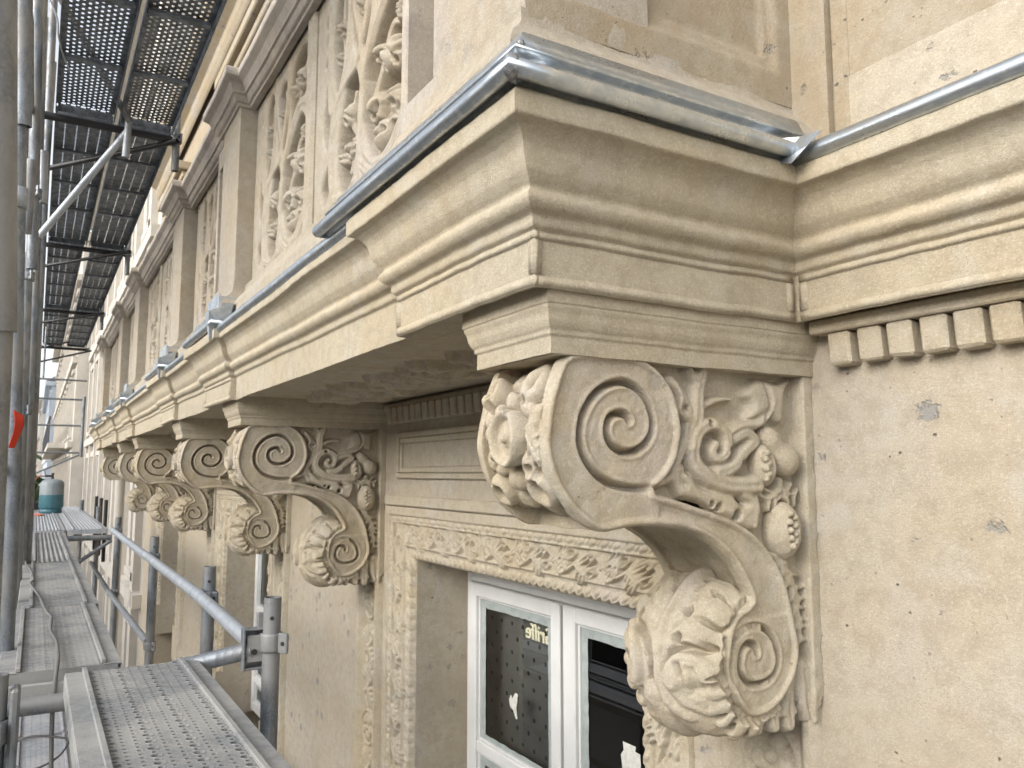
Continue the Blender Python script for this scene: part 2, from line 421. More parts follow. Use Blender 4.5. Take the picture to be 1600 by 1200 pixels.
# ------------------------------------------------------------------ relief drawing (heights on a 2D pad)
class Pad:
    def __init__(s, x0, x1, y0, y1, res):
        s.x = np.arange(x0, x1 + res * .5, res); s.y = np.arange(y0, y1 + res * .5, res); s.res = res
        s.X, s.Y = np.meshgrid(s.x, s.y, indexing='ij'); s.H = np.zeros_like(s.X)
    def win(s, lo, hi):
        i0 = max(0, int((lo[0] - s.x[0]) / s.res)); i1 = min(len(s.x), int((hi[0] - s.x[0]) / s.res) + 2)
        j0 = max(0, int((lo[1] - s.y[0]) / s.res)); j1 = min(len(s.y), int((hi[1] - s.y[0]) / s.res) + 2)
        return (slice(i0, max(i0, i1)), slice(j0, max(j0, j1)))
    def put(s, w, h, ok, mode):
        H = s.H[w]
        if mode == 'max': H[ok] = np.maximum(H[ok], h[ok])
        elif mode == 'add': H[ok] += h[ok]
        elif mode == 'min': H[ok] = np.minimum(H[ok], h[ok])
        else: H[ok] = h[ok]
    def dist(s, pts, w):
        X, Y = s.X[w], s.Y[w]; D = np.full(X.shape, 9.); T = np.zeros(X.shape)
        n = len(pts) - 1
        for i in range(n):
            a, b = pts[i], pts[i + 1]; d = b - a; L2 = d @ d + 1e-12
            t = np.clip(((X - a[0]) * d[0] + (Y - a[1]) * d[1]) / L2, 0, 1)
            q = np.hypot(X - a[0] - t * d[0], Y - a[1] - t * d[1]); k = q < D
            D[k] = q[k]; T[k] = (i + t[k]) / n
        return D, T
    def stroke(s, pts, w0, w1, h, base=0., mode='max', smooth=5, groove=0., pw=.5):
        P = crv(pts, smooth) if smooth and len(pts) > 2 else np.array(pts, float)
        m = max(w0, w1); w = s.win(P.min(0) - m, P.max(0) + m)
        D, T = s.dist(P, w); ww = w0 + (w1 - w0) * T
        q = np.clip(D / ww, 0, 1); hh = base + h * (1 - q * q) ** pw
        if groove: hh -= groove * np.exp(-(D / (ww * .22)) ** 2)
        s.put(w, hh, D < ww, mode)
    def blob(s, c, rx, ry, rot, h, base=0., mode='max', pw=.5):
        m = max(rx, ry); c = np.array(c, float); w = s.win(c - m, c + m)
        X, Y = s.X[w] - c[0], s.Y[w] - c[1]; cs, sn = math.cos(rot), math.sin(rot)
        q = ((X * cs + Y * sn) / rx) ** 2 + ((-X * sn + Y * cs) / ry) ** 2
        s.put(w, base + h * np.clip(1 - q, 0, 1) ** pw, q < 1, mode)
    def ring(s, c, r, wd, h, base=0., mode='max', asp=1.):
        c = np.array(c, float); m = (r + wd) * max(1, asp); w = s.win(c - m, c + m)
        d = np.abs(np.hypot((s.X[w] - c[0]) / asp, s.Y[w] - c[1]) - r); q = np.clip(d / wd, 0, 1)
        s.put(w, base + h * np.sqrt(1 - q * q), d < wd, mode)
    def hole(s, c, r, depth, ry=None, rot=0.):
        s.blob(c, r, ry or r, rot, -depth, mode='add', pw=.35)
    def sdf(s, pts, w=None):
        P = np.array(pts, float); P = np.vstack([P, P[:1]])
        w = w or (slice(None), slice(None)); X, Y = s.X[w], s.Y[w]
        D, _ = s.dist(P, w); ins = np.zeros(X.shape, bool)
        for i in range(len(P) - 1):
            (x0, y0), (x1, y1) = P[i], P[i + 1]
            if y0 == y1: continue
            c = ((y0 > Y) != (y1 > Y)) & (X < (x1 - x0) * (Y - y0) / (y1 - y0) + x0); ins ^= c
        return np.where(ins, -D, D)
    def poly(s, pts, h, base=0., rnd=.012, mode='max', smooth=4):
        P = crv(pts, smooth, True) if smooth else np.array(pts, float)
        w = s.win(P.min(0) - .01, P.max(0) + .01); d = s.sdf(P, w)
        t = np.clip(-d / rnd, 0, 1); s.put(w, base + h * np.sqrt(1 - (1 - t) ** 2), d < 0, mode)
    def leaf(s, a, b, wd, h, base=0., lobes=4, curl=0.):
        """a lobed leaf from a to b: midrib and paired lobes"""
        a, b = np.array(a, float), np.array(b, float); d = b - a; L = np.linalg.norm(d); d /= L; n = np.array((-d[1], d[0]))
        mid = [a, a + d * L * .5 + n * curl * L, b]
        s.stroke(mid, wd * .42, wd * .16, h, base)
        for i in range(lobes):
            t = (i + .6) / lobes; p = a + d * L * t + n * curl * L * (1 - (2 * t - 1) ** 2)
            l = wd * (1.1 - .55 * abs(t - .4) * 1.6)
            for sg in (-1, 1):
                e = p + n * sg * l + d * l * .75
                s.stroke([p, .5 * (p + e) + d * l * .12, e], wd * .30, wd * .16, h * .9, base)
        s.stroke(mid, wd * .07, wd * .04, -h * .35, 0, mode='add')
    def blur(s, n=1):
        for _ in range(n):
            H = np.pad(s.H, 1, mode='edge')
            s.H = (H[1:-1, 1:-1] * 4 + H[:-2, 1:-1] * 2 + H[2:, 1:-1] * 2 + H[1:-1, :-2] * 2 + H[1:-1, 2:] * 2 + H[:-2, :-2] + H[2:, 2:] + H[:-2, 2:] + H[2:, :-2]) / 16
    def sample(s, x, y):
        fx = np.clip((x - s.x[0]) / s.res, 0, len(s.x) - 1.001); fy = np.clip((y - s.y[0]) / s.res, 0, len(s.y) - 1.001)
        i = fx.astype(np.int32); j = fy.astype(np.int32); fx = fx - i; fy = fy - j
        H = s.H
        return H[i, j] * (1 - fx) * (1 - fy) + H[i + 1, j] * fx * (1 - fy) + H[i, j + 1] * (1 - fx) * fy + H[i + 1, j + 1] * fx * fy

def relief(name, pad, fn, mat, parent=None, flip=False, amp=.6, face=(0, -1, 0), skirt='', **k):
    """fn(X, Y, H) -> x, y, z arrays"""
    H = pad.H.copy()
    if 'y' in skirt: H[:, 0] = H[:, -1] = -.06
    if 'x' in skirt: H[0] = H[-1] = -.06
    x, y, z = fn(pad.X, pad.Y, H)
    V = np.stack([x, y, z], -1).reshape(-1, 3); Q = grid_quads(*pad.X.shape)
    Q = face_to(V, Q, face)
    return obj(name, mesh_np(name, wob(V, amp), Q), mat, parent, **k)

# ------------------------------------------------------------------ carving: signed fields on a voxel grid -> mesh
def surface_nets(F, org, h):
    s = F < 0; nx, ny, nz = F.shape
    cnt = np.zeros((nx - 1, ny - 1, nz - 1), np.uint8)
    offs = [(i, j, k) for i in (0, 1) for j in (0, 1) for k in (0, 1)]
    for i, j, k in offs: cnt += s[i:nx - 1 + i, j:ny - 1 + j, k:nz - 1 + k]
    act = (cnt > 0) & (cnt < 8); I = np.argwhere(act)
    idx = np.full(act.shape, -1, np.int32); idx[act] = np.arange(len(I), dtype=np.int32)
    C = np.stack([F[I[:, 0] + i, I[:, 1] + j, I[:, 2] + k] for i, j, k in offs], 1)
    acc = np.zeros((len(I), 3)); num = np.zeros(len(I)); O = np.array(offs, float)
    for a in range(8):
        for b in range(a + 1, 8):
            if np.abs(O[a] - O[b]).sum() != 1: continue
            fa, fb = C[:, a], C[:, b]; x = (fa < 0) != (fb < 0)
            t = np.where(x, fa / np.where(x, fa - fb, 1), 0)
            acc += np.where(x[:, None], O[a] + t[:, None] * (O[b] - O[a]), 0); num += x
    V = (I + acc / num[:, None]) * h + np.array(org)
    Q = []
    for ax in range(3):
        sl = [slice(1, -1)] * 3; sl[ax] = slice(None, -1); sl2 = [slice(1, -1)] * 3; sl2[ax] = slice(1, None)
        a, b = s[tuple(sl)], s[tuple(sl2)]; E = np.argwhere(a != b); sg = a[a != b]
        o = np.ones(3, int); o[ax] = 0; E = E + o
        u, v = [q for q in range(3) if q != ax]; du = np.zeros(3, int); dv = np.zeros(3, int); du[u] = 1; dv[v] = 1
        g = lambda p: idx[p[:, 0], p[:, 1], p[:, 2]]
        q = np.stack([g(E - du - dv), g(E - dv), g(E), g(E - du)], 1)
        fl = sg if ax != 1 else ~sg
        q[~fl] = q[~fl][:, ::-1]; Q.append(q)
    Q = np.concatenate(Q); Q = Q[(Q >= 0).all(1)]
    return V, face_to(V, Q)

def vol(lo, hi, h):
    ax = [np.arange(a, b, h, dtype=np.float32) for a, b in zip(lo, hi)]
    return ax, np.meshgrid(*ax, indexing='ij', sparse=True)

def noise3(shape, step, amp):
    n = [int(q / step) + 3 for q in shape]; G = RNG.normal(size=n).astype(np.float32)
    for ax in range(3):
        t = np.arange(shape[ax]) / step; i = t.astype(int); f = (t - i).astype(np.float32)
        f = f * f * (3 - 2 * f); sh = [1, 1, 1]; sh[ax] = -1; f = f.reshape(sh)
        G = np.take(G, i, ax) * (1 - f) + np.take(G, i + 1, ax) * f
    return G * amp

# ------------------------------------------------------------------ ground and street
GZ = -6.0
def plane(name, x0, x1, y0, y1, z, mat, kind='structure'):
    bm = bmesh.new(); bm.faces.new([bm.verts.new(p) for p in ((x0, y0, z), (x1, y0, z), (x1, y1, z), (x0, y1, z))])
    return bm_obj(name, bm, mat, None, kind=kind)
plane('ground', -600, 400, -400, 400, GZ - .13, 'asphalt')
plane('road', -300, 100, -6.6, -.9, GZ - .126, 'setts')
box('pavement', -300, 100, -.9, 1.6, GZ - .2, GZ, 'pave', bev=.01, kind='structure')
box('far_pavement', -300, 100, -9.0, -6.6, GZ - .2, GZ, 'pave', bev=.01, kind='structure')

# ------------------------------------------------------------------ the stone building
WY = 1.6                          # wall face
PITCH = 4.53                      # one window bay
XR = [-1.283, -4.014, -5.813, -8.544, -10.343, -13.074]     # right face of each scroll bracket
BL = thing('stone_building', 'cream limestone town house with scroll brackets under a carved stone balcony', 'building', loc=(0, 0, 0))
ZTOP = .93

# --- plain wall between and around the windows
WX0, WX1, WZT, WZB = -3.98, -1.72, -.17, -2.3      # outer edges of a window surround
def wall_part(name, x0, x1, z0, z1, y1=2.3):
    """wall block with a finely divided face"""
    nx = max(2, int((x1 - x0) / .06)); nz = max(2, int((z1 - z0) / .06))
    X, Z = np.meshgrid(np.linspace(x0, x1, nx), np.linspace(z0, z1, nz), indexing='ij')
    V = wob(np.stack([X, np.full_like(X, WY), Z], -1).reshape(-1, 3), 1.0)
    me = mesh_np(name, V, face_to(V, grid_quads(nx, nz), (0, -1, 0)))
    bm = bmesh.new(); bm.from_mesh(me); add_box(bm, x0, x1, WY + .012, y1, z0, z1); bm.to_mesh(me); bm.free()
    return obj(name, me, 'wall', BL)
wall_part('wall', WX1, 2.4, -2.9, ZTOP)
for m in range(3):
    o = -PITCH * m
    x1 = WX0 + o; x0 = WX1 - PITCH + o if m < 2 else -14.5
    wall_part('wall', x0, x1, -2.9, ZTOP)
    wall_part('wall', WX0 + o, WX1 + o, WZT, ZTOP)
box('wall', -14.5, 2.4, WY, 2.3, GZ, -2.9, 'wall', BL)

# --- dentils: one block, copied
def dentil_mesh(w, h, d):
    bm = bmesh.new(); add_box(bm, -w / 2, w / 2, 0, d, 0, h, .006)
    for v in bm.verts:
        if v.co.z < h * .3: v.co.y += .006; v.co.z += .004 * random.random()
    me = bpy.data.meshes.new('dentil'); bmesh.ops.recalc_face_normals(bm, faces=bm.faces[:]); bm.to_mesh(me); bm.free()
    me.materials.append(M['stone']); return me
DM = [dentil_mesh(.058, .078, .055) for _ in range(4)]
DS = [dentil_mesh(.050, .085, .06) for _ in range(3)]
def dentils(xa, xb, y, z, ms):
    n = int((xa - xb) / .0735)
    for i in range(n):
        d = bpy.data.objects.new('dentil', ms[i % len(ms)]); d.location = (xa - (i + .5) * .0735 + random.uniform(-.003, .003), y + random.uniform(-.002, .002), z)
        d.rotation_euler = (0, random.uniform(-.012, .012), 0); link(d, BL)
dentils(-.47, -1.21, 1.550, .242, DM)
for m in range(2): dentils(-1.76 - PITCH * m, -3.92 - PITCH * m, 1.54, .245, DS)
box('dentil_band', 2.4, -1.24, 1.542, WY + .02, .3195, .352, 'stone', BL, .004)
for m in range(3): box('dentil_band', -1.72 - PITCH * m, -3.98 - PITCH * m, 1.565, WY + .02, .315, .352, 'stone', BL, .004)

# --- framed panel over each window
for m in range(3):
    o = -PITCH * m; xa, xb, za, zb = -1.80 + o, -3.88 + o, -.03, .20
    f = box('wall_panel', xb + .11, xa - .11, WY - .004, WY + .05, za + .055, zb - .055, 'wall', BL, .004)
    L = []
    for e, y in ((0, WY - .022), (.028, WY - .014)):
        xi, xj, zi, zj = xb + .05 + e, xa - .05 - e, za + e, zb - e; t = .026
        L += [(xi, xj, y, WY + .01, zj - t, zj), (xi, xj, y, WY + .01, zi, zi + t), (xi, xi + t, y + .0005, WY + .01, zi + t, zj - t), (xj - t, xj, y + .0005, WY + .01, zi + t, zj - t)]
    boxes('panel_moulding', L, 'stone', f, .005)
    # projecting plain cap above the surround
    box('cap_band', WX0 + o, WX1 + o, WY - .02, WY + .03, WZT + .003, WZT + .055, 'stone', BL, .006)

# --- cornice: fascia, mouldings, cyma; breaks forward over every bracket
Cprof = soften([(-.30, .372), (-.03, .366), (-.006, .346), (0, .346), (0, .455), (.010, .460), (.013, .466), (.013, .480), (.018, .484), (.030, .489), (.038, .498), (.040, .507), (.036, .516), (.029, .521),
                (.030, .529), (.038, .537), (.049, .552), (.055, .570), (.060, .590), (.070, .606), (.086, .618), (.103, .623), (.105, .628), (.106, .664), (.098, .672), (-.02, .70), (-.30, .72)], .004)
RX = []                       # ressauts: right and left x of each
for x in XR: RX.append((x + .043, x - .62))
YM, YF = .808, .783           # main fascia, projecting fascia
path = [(2.4, 1.50), (RX[0][0] - .0, 1.50), (RX[0][0], YF)]
for i, (a, b) in enumerate(RX):
    if i: path += [(a, YM), (a, YF)]
    path += [(b, YF), (b, YM)]
path += [(-14.5, YM), (-14.5, 1.6)]
CORN = sweep('cornice', path, Cprof, 'cornice', BL, .025, 1.5, caps=False)
# raised borders that make the sunk fascia panels
def fascia_frame(p0, p1, axis, y, z0=.346, z1=.454, t=.022, out=.005):
    L = []
    a, b = p0, p1
    if axis == 'x':
        for (u0, u1, w0, w1) in ((a, b, z1 - t * .8, z1), (a, b, z0, z0 + t), (a, a + t, z0 + t, z1 - t * .8), (b - t, b, z0 + t, z1 - t * .8)): L.append((u0, u1, y - out, y + .01, w0, w1))
    else:
        for (u0, u1, w0, w1) in ((a, b, z1 - t * .8, z1), (a, b, z0, z0 + t), (a, a + t, z0 + t, z1 - t * .8), (b - t, b, z0 + t, z1 - t * .8)): L.append((y - .01, y + out, u0, u1, w0, w1))
    return L
def rough_boxes(name, L, mat, parent, bev, seg=.03, amp=1.6):
    bm = bmesh.new()
    for b in L: add_box(bm, b[0], b[1], b[2], b[3], b[4], b[5], 0)
    for ax, i in ((0, 0), (1, 2), (2, 4)):
        pass
    es = [e for e in bm.edges if e.calc_length() > .12]
    long_ = {}
    for e in es: long_.setdefault(max(2, int(e.calc_length() / seg)), []).append(e)
    for c, ee in long_.items(): bmesh.ops.subdivide_edges(bm, edges=ee, cuts=c, use_grid_fill=True)
    sharp = [e for e in bm.edges if len(e.link_faces) == 2 and e.calc_face_angle(0) > .5]
    bmesh.ops.bevel(bm, geom=sharp, offset=bev, segments=2, affect='EDGES', clamp_overlap=True)
    P = wob(np.array([v.co[:] for v in bm.verts]), amp)
    for v, p in zip(bm.verts, P): v.co = p
    return bm_obj(name, bm, mat, parent, smooth=True)
fr = fascia_frame(RX[0][1] + .002, RX[0][0] + .0057, 'x', YF)
rough_boxes('fascia_border', fr, 'cornice', CORN, .003)
rough_boxes('fascia_border', fascia_frame(YF - .0055, 1.493, 'y', RX[0][0]), 'cornice', CORN, .003)
rough_boxes('fascia_border', fascia_frame(RX[0][0] + .012, 2.4, 'x', 1.50), 'cornice', CORN, .003)
for a, b in RX[1:]:
    rough_boxes('fascia_border', fascia_frame(b + .002, a - .002, 'x', YF), 'cornice', CORN, .003)

# --- soffit of the balcony, with carved foliage between the brackets
box('balcony_slab', -14.48, -1.26, .83, 1.62, .366, .70, 'cornice', BL)
box('balcony_slab', -1.262, 2.4, 1.51, 1.62, .366, .70, 'cornice', BL)
def soffit_pad(L):
    p = Pad(0, L, 0, .60, .005)
    c = L / 2
    for k in range(8):
        a = k * PI / 4; p.leaf((c + .05 * math.cos(a), .3 + .05 * math.sin(a)), (c + .15 * math.cos(a), .3 + .15 * math.sin(a)), .05, .03, lobes=3)
    p.ring((c, .3), .055, .02, .035); p.blob((c, .3), .03, .03, 0, .04)
    for sg in (-1, 1):
        q = lambda t, v: (c + sg * t, .3 + (v - .3) * .72)
        p.stroke([q(.18, .3), q(.30, .42), q(.45, .45), q(.56, .33), q(.48, .2), q(.36, .22), q(.36, .32)], .03, .014, .03)
        p.stroke([q(.5, .43), q(.64, .46), q(.78, .36), q(.76, .22), q(.66, .2), q(.65, .29)], .03, .012, .03)
        for (a, b, v, w, l) in ((.3, .36, .42, .54, .1), (.5, .22, .4, .10, .1), (.6, .46, .74, .54, .1), (.76, .3, .93, .2, .12), (.42, .3, .56, .28, .09), (.72, .3, .66, .1, .09), (.24, .3, .3, .1, .09), (.86, .3, .95, .45, .1)):
            p.leaf(q(a, b), q(v, w), l * .55, .032, lobes=3)
        p.blob(q(.42, .3), .04, .04, 0, .035); p.blob(q(.69, .3), .04, .04, 0, .035)
    p.blur(2); return p
SP = soffit_pad(2.1)
for m in range(2):
    o = -PITCH * m
    if m == 0:
        S0 = relief('soffit_carving', SP, lambda X, Y, H: (-1.80 - X, .92 + Y, .366 - H * 1.3), 'stone', BL, face=(0, 0, -1), skirt='xy')
    else:
        q = S0.copy(); q.location.x = o; link(q, BL)

# --- bed mould (abacus) over every bracket
def abacus(x):
    prof = soften([(0, .228), (.003, .228), (.003, .262), (.008, .266), (.008, .274), (.013, .280), (.018, .292), (.020, .306), (.025, .316), (.025, .322), (.028, .324), (.028, .368)], .003)
    p = [(x + .004, 1.60), (x + .004, .848), (x - .296, .848), (x - .296, 1.60)]
    o = sweep('bracket_abacus', p, prof, 'cornice', BL, .03, 1.0, caps=False)
    bm = bmesh.new(); add_box(bm, x - .294, x + .003, .850, 1.6, .2285, .36); bm_obj('abacus_core', bm, 'cornice', o)
    return o
AB0 = abacus(XR[0])
for x in XR[1:]:
    a = AB0.copy(); a.location.x = x - XR[0]; link(a, BL)
    for c in AB0.children:
        d = c.copy(); d.parent = a; COL.objects.link(d)

# ------------------------------------------------------------------ scroll brackets, carved as signed fields
BODY = [(0.891, 0.232), (0.858, 0.18), (0.841, 0.119), (0.833, 0.065), (0.841, 0.013), (0.864, -0.033), (0.9, -0.077), (0.962, -0.117), (1.031, -0.111), (1.113, -0.111), (1.189, -0.121), (1.258, -0.145), (1.318, -0.188), (1.36, -0.243), (1.375, -0.283), (1.329, -0.307), (1.297, -0.351), (1.291, -0.412), (1.311, -0.472), (1.346, -0.516), (1.377, -0.531), (1.426, -0.524), (1.475, -0.494), (1.508, -0.453), (1.523, -0.401), (1.514, -0.346), (1.495, -0.275), (1.459, -0.203), (1.406, -0.147), (1.332, -0.106), (1.24, -0.078), (1.152, -0.054), (1.106, -0.043), (1.137, -0.011), (1.169, 0.032), (1.181, 0.095), (1.164, 0.165), (1.117, 0.218), (1.057, 0.24), (0.976, 0.242)]
SPU = [(1.144, -0.022), (1.097, -0.032), (1.042, -0.033), (0.989, -0.021), (0.951, 0.003), (0.926, 0.037), (0.919, 0.074), (0.927, 0.112), (0.949, 0.147), (0.984, 0.173), (1.028, 0.184), (1.069, 0.171), (1.096, 0.14), (1.105, 0.1), (1.094, 0.068), (1.066, 0.046), (1.03, 0.04), (0.999, 0.054), (0.985, 0.079), (0.99, 0.104), (1.009, 0.118), (1.032, 0.118), (1.043, 0.105)]
SPL = [(1.391, -0.396), (1.386, -0.381), (1.363, -0.373), (1.345, -0.387), (1.337, -0.414), (1.344, -0.44), (1.368, -0.459), (1.399, -0.463), (1.429, -0.457), (1.451, -0.439), (1.457, -0.412), (1.448, -0.379), (1.426, -0.352), (1.391, -0.338), (1.35, -0.343), (1.321, -0.365), (1.309, -0.391), (1.306, -0.426), (1.317, -0.462)]
PLATE = [(1.04, 0.244), (1.60, 0.244), (1.60, -0.52), (1.474, -0.53), (1.431, -0.50), (1.48, -0.42), (1.47, -0.22), (1.385, -0.151), (1.24, -0.098), (1.09, -0.063), (1.13, 0.029), (1.15, 0.095), (1.12, 0.183)]
XC = -.14                                   # middle of the bracket's thickness, from its right face
UV = (1.006, .075); LV = (1.40, -.415)      # axes of the upper and lower volute

def side_fields():
    res = .003
    A = Pad(.78, 1.63, -.64, .28, res)
    dB = A.sdf(crv(BODY, 3, True)); dP = A.sdf(PLATE)
    # scroll body: half thickness
    Hb = np.full(A.X.shape, .134); t = -dB
    Hb += .009 * np.clip(1 - ((t - .009) / .009) ** 2, 0, 1) * (t < .018)          # raised rim
    Hb -= .006 * np.clip(1 - t / .005, 0, 1) ** 2                                  # softened arris
    for sp, c, dep, wd, rad in ((SPU, (1.0, .085), .036, .0058, .135), (SPL, (1.39, -.41), .024, .0050, .10)):
        P = crv(sp, 6); D, T = A.dist(P, (slice(None), slice(None)))
        rr = np.hypot(A.X - c[0], A.Y - c[1])
        # which side of the groove: the inner coil swells, the outer side falls to it
        fade = np.clip(T * 9, 0, 1) if sp is SPU else np.clip((1 - T) * 4, 0, 1)
        Hb -= dep * fade * np.exp(-(D / wd) ** 2)
        inn = np.clip(1 - (rr / rad) ** 6, 0, 1)
        Hb += inn * (.006 * np.exp(-((D - .011) / .006) ** 2) + .003 * (1 - np.exp(-(D / .02) ** 2)) - .003)
    # ribbon: a shallow hollow between its two rims
    Hb -= .004 * np.clip((t - .016) / .012, 0, 1) * (A.X > 1.12) * (A.Y > -.32) * (A.Y < 0)
    # spandrel ornament
    O = Pad(.78, 1.63, -.64, .28, res); s = O.stroke
    s([(1.421, -.029), (1.378, -.031), (1.313, -.026), (1.262, -.007), (1.232, .022), (1.227, .055), (1.246, .089), (1.283, .106), (1.318, .093), (1.331, .065), (1.315, .035), (1.291, .031), (1.281, .047), (1.294, .062)], .027, .013, .038, groove=.006)
    s([(1.171, .195), (1.201, .165), (1.219, .121), (1.209, .071), (1.185, .03), (1.175, -.003), (1.194, -.040)], .017, .016, .030, groove=.004)
    s([(1.179, .190), (1.195, .161), (1.186, .136), (1.205, .115)], .010, .009, .034)
    s([(1.262, .222), (1.248, .172), (1.245, .122), (1.228, .066)], .021, .026, .032, groove=.005)
    s([(1.225, .225), (1.243, .198), (1.25, .16)], .015, .012, .028)
    s([(1.247, .139), (1.303, .160), (1.350, .164)], .015, .006, .026)
    s([(1.335, .087), (1.378, .105), (1.428, .109), (1.46, .13), (1.485, .171)], .011, .015, .032)
    s([(1.353, .074), (1.39, .088), (1.42, .071), (1.388, .049), (1.35, .014), (1.302, -.003)], .016, .022, .034, groove=.004)
    O.poly([(1.387, .175), (1.407, .200), (1.446, .218), (1.503, .210), (1.564, .223), (1.529, .189), (1.522, .123), (1.498, .113), (1.467, .13), (1.431, .121), (1.397, .121), (1.411, .154)], .030, rnd=.022)
    s([(1.455, .21), (1.470, .16), (1.452, .118)], .007, .005, -.010, mode='add')
    O.poly([(1.212, .001), (1.255, -.032), (1.336, -.045), (1.376, -.071), (1.42, -.046), (1.432, -.08), (1.400, -.135), (1.345, -.112), (1.28, -.085), (1.235, -.066), (1.19, -.05)], .030, rnd=.02)
    s([(1.378, -.050), (1.415, -.075), (1.405, -.12)], .014, .012, .034, groove=.004)
    s([(1.20, -.01), (1.24, -.05), (1.28, -.075)], .013, .010, .032)
    s([(1.069, -.029), (1.144, -.018), (1.193, .007)], .012, .016, .026)
    for c, r in (((1.299, -.076), .009), ((1.353, -.095), .012), ((1.277, -.069), .006), ((1.278, .109), .007), ((1.212, .14), .006), ((1.188, .10), .006), ((1.34, .05), .006), ((1.378, .02), .007)): O.hole(c, r, .03)
    # leaf calyx, drooping tips beside the wall
    for a, b in (((1.49, -.04), (1.452, -.066)), ((1.49, -.04), (1.545, -.058)), ((1.495, -.02), (1.497, -.06))): O.leaf(a, b, .03, .034, lobes=2)
    for a, b, w in (((1.498, -.200), (1.512, -.262), .04), ((1.52, -.245), (1.552, -.30), .034), ((1.528, -.285), (1.548, -.345), .034), ((1.535, -.325), (1.552, -.392), .034), ((1.475, -.19), (1.5, -.235), .03)):
        O.leaf(a, b, w, .030, lobes=2)
    # fringe of leaf ends below the lower volute
    for (x_, z_, w_, l_, sk) in ((1.350, -.520, .034, .042, -.012), (1.402, -.520, .028, .044, -.002), (1.446, -.505, .030, .060, .006), (1.497, -.500, .034, .068, .004), (1.552, -.485, .036, .070, .012)):
        O.stroke([(x_, z_ + .03), (x_ + sk * .5, z_ - l_ * .5), (x_ + sk, z_ - l_)], w_ * .85, w_ * .55, .034, groove=.008)
        for q_ in (-1, 1): O.stroke([(x_, z_), (x_ + q_ * w_ * .55 + sk, z_ - l_ * .62)], w_ * .5, w_ * .32, .030, smooth=0)
    O.blur(1)
    Hp = .100 + O.H
    edge = np.clip((1.60 - A.X) / .03, 0, 1)
    Hp = np.where(A.X > 1.568, .140, Hp)           # the strip of stone against the wall
    orn = O.H > .004
    dPl = np.where(orn & (A.X > 1.30), np.minimum(dP, -.002), dP)
    A.Hb, A.dB, A.Hp, A.dP = Hb, dB, Hp, dPl
    return A
SF = side_fields()

def front_pad():
    """foliage on the rounded front of the upper volute; coordinates (x across, arc length)"""
    p = Pad(-.29, .01, -.30, .24, .0022); k = R(1) * .165
    c = lambda x, ph: (x, ph * k)
    p.H[:] = -.006
    for x, ph, rx, ry, rot, h in ((-.158, 27, .022, .030, .1, .030), (-.150, 40, .018, .03, 0, .024), (-.085, 20, .034, .026, -.5, .034), (-.186, 17, .032, .022, -.6, .032), (-.226, 2, .024, .024, 0, .026),
                                  (-.213, -13, .022, .018, .4, .030), (-.195, -24, .024, .018, -.5, .032), (-.075, -21, .030, .034, -.4, .036), (-.105, -14, .018, .026, .5, .032), (-.150, -33, .034, .030, .1, .036), (-.188, -55, .03, .04, 0, .026),
                                  (-.12, -62, .04, .035, 0, .022), (-.245, -20, .016, .03, 0, .018), (-.245, 15, .018, .03, 0, .020), (-.10, 50, .02, .03, 0, .022), (-.2, 52, .03, .03, 0, .018), (-.057, -63, .022, .018, .5, .026), (-.09, -50, .03, .02, .4, .024), (-.235, -60, .02, .03, 0, .02), (-.15, -85, .05, .05, 0, .02)):
        p.blob(c(x, ph), rx, ry, rot, h)
    for x, ph, r, w in ((-.243, 34, .026, .016), (-.079, 37, .032, .020), (-.222, -41, .027, .015), (-.064, -38, .033, .018)):
        p.ring(c(x, ph), r, w, .040, asp=.9); p.blob(c(x + .002, ph - 2), .011, .012, 0, .030); p.hole(c(x + .006, ph + 3), .012, .02)
    p.stroke([c(-.035, 14), c(-.05, 4), c(-.042, -6), c(-.03, -15)], .026, .024, .034, groove=.003)
    p.leaf(c(-.06, 2), c(-.02, -16), .03, .036, lobes=3)
    d_ = np.hypot(p.X + .131, p.Y + 2 * k); a_ = np.arctan2(p.Y + 2 * k, p.X + .131)          # clear the bed of the flower, then carve it
    rim = .056 + .004 * np.cos(a_ * 6)
    p.H = np.where(d_ < rim + .007, np.where(d_ > rim, .004, .030), p.H)
    p.ring(c(-.131, -2), .046, .012, .050); p.blob(c(-.131, -2), .021, .022, 0, .048, pw=.45); p.ring(c(-.131, -2), .012, .003, -.008, mode='add')
    for x, ph, r in ((-.176, 21, .010), (-.13, 28, .008), (-.09, 22, .012), (-.2, 10, .012), (-.07, -23, .011), (-.1, -29, .009), (-.225, -9, .008), (-.205, -19, .009), (-.16, -42, .01), (-.11, -46, .012), (-.04, 22, .01), (-.045, -26, .012), (-.235, 22, .012), (-.15, 35, .009), (-.19, 30, .008), (-.12, 14, .008), (-.06, 9, .007), (-.24, -30, .01), (-.13, -52, .008)):
        p.hole(c(x, ph), r * .9, .034)
    p.blur(1); return p
FP = front_pad()

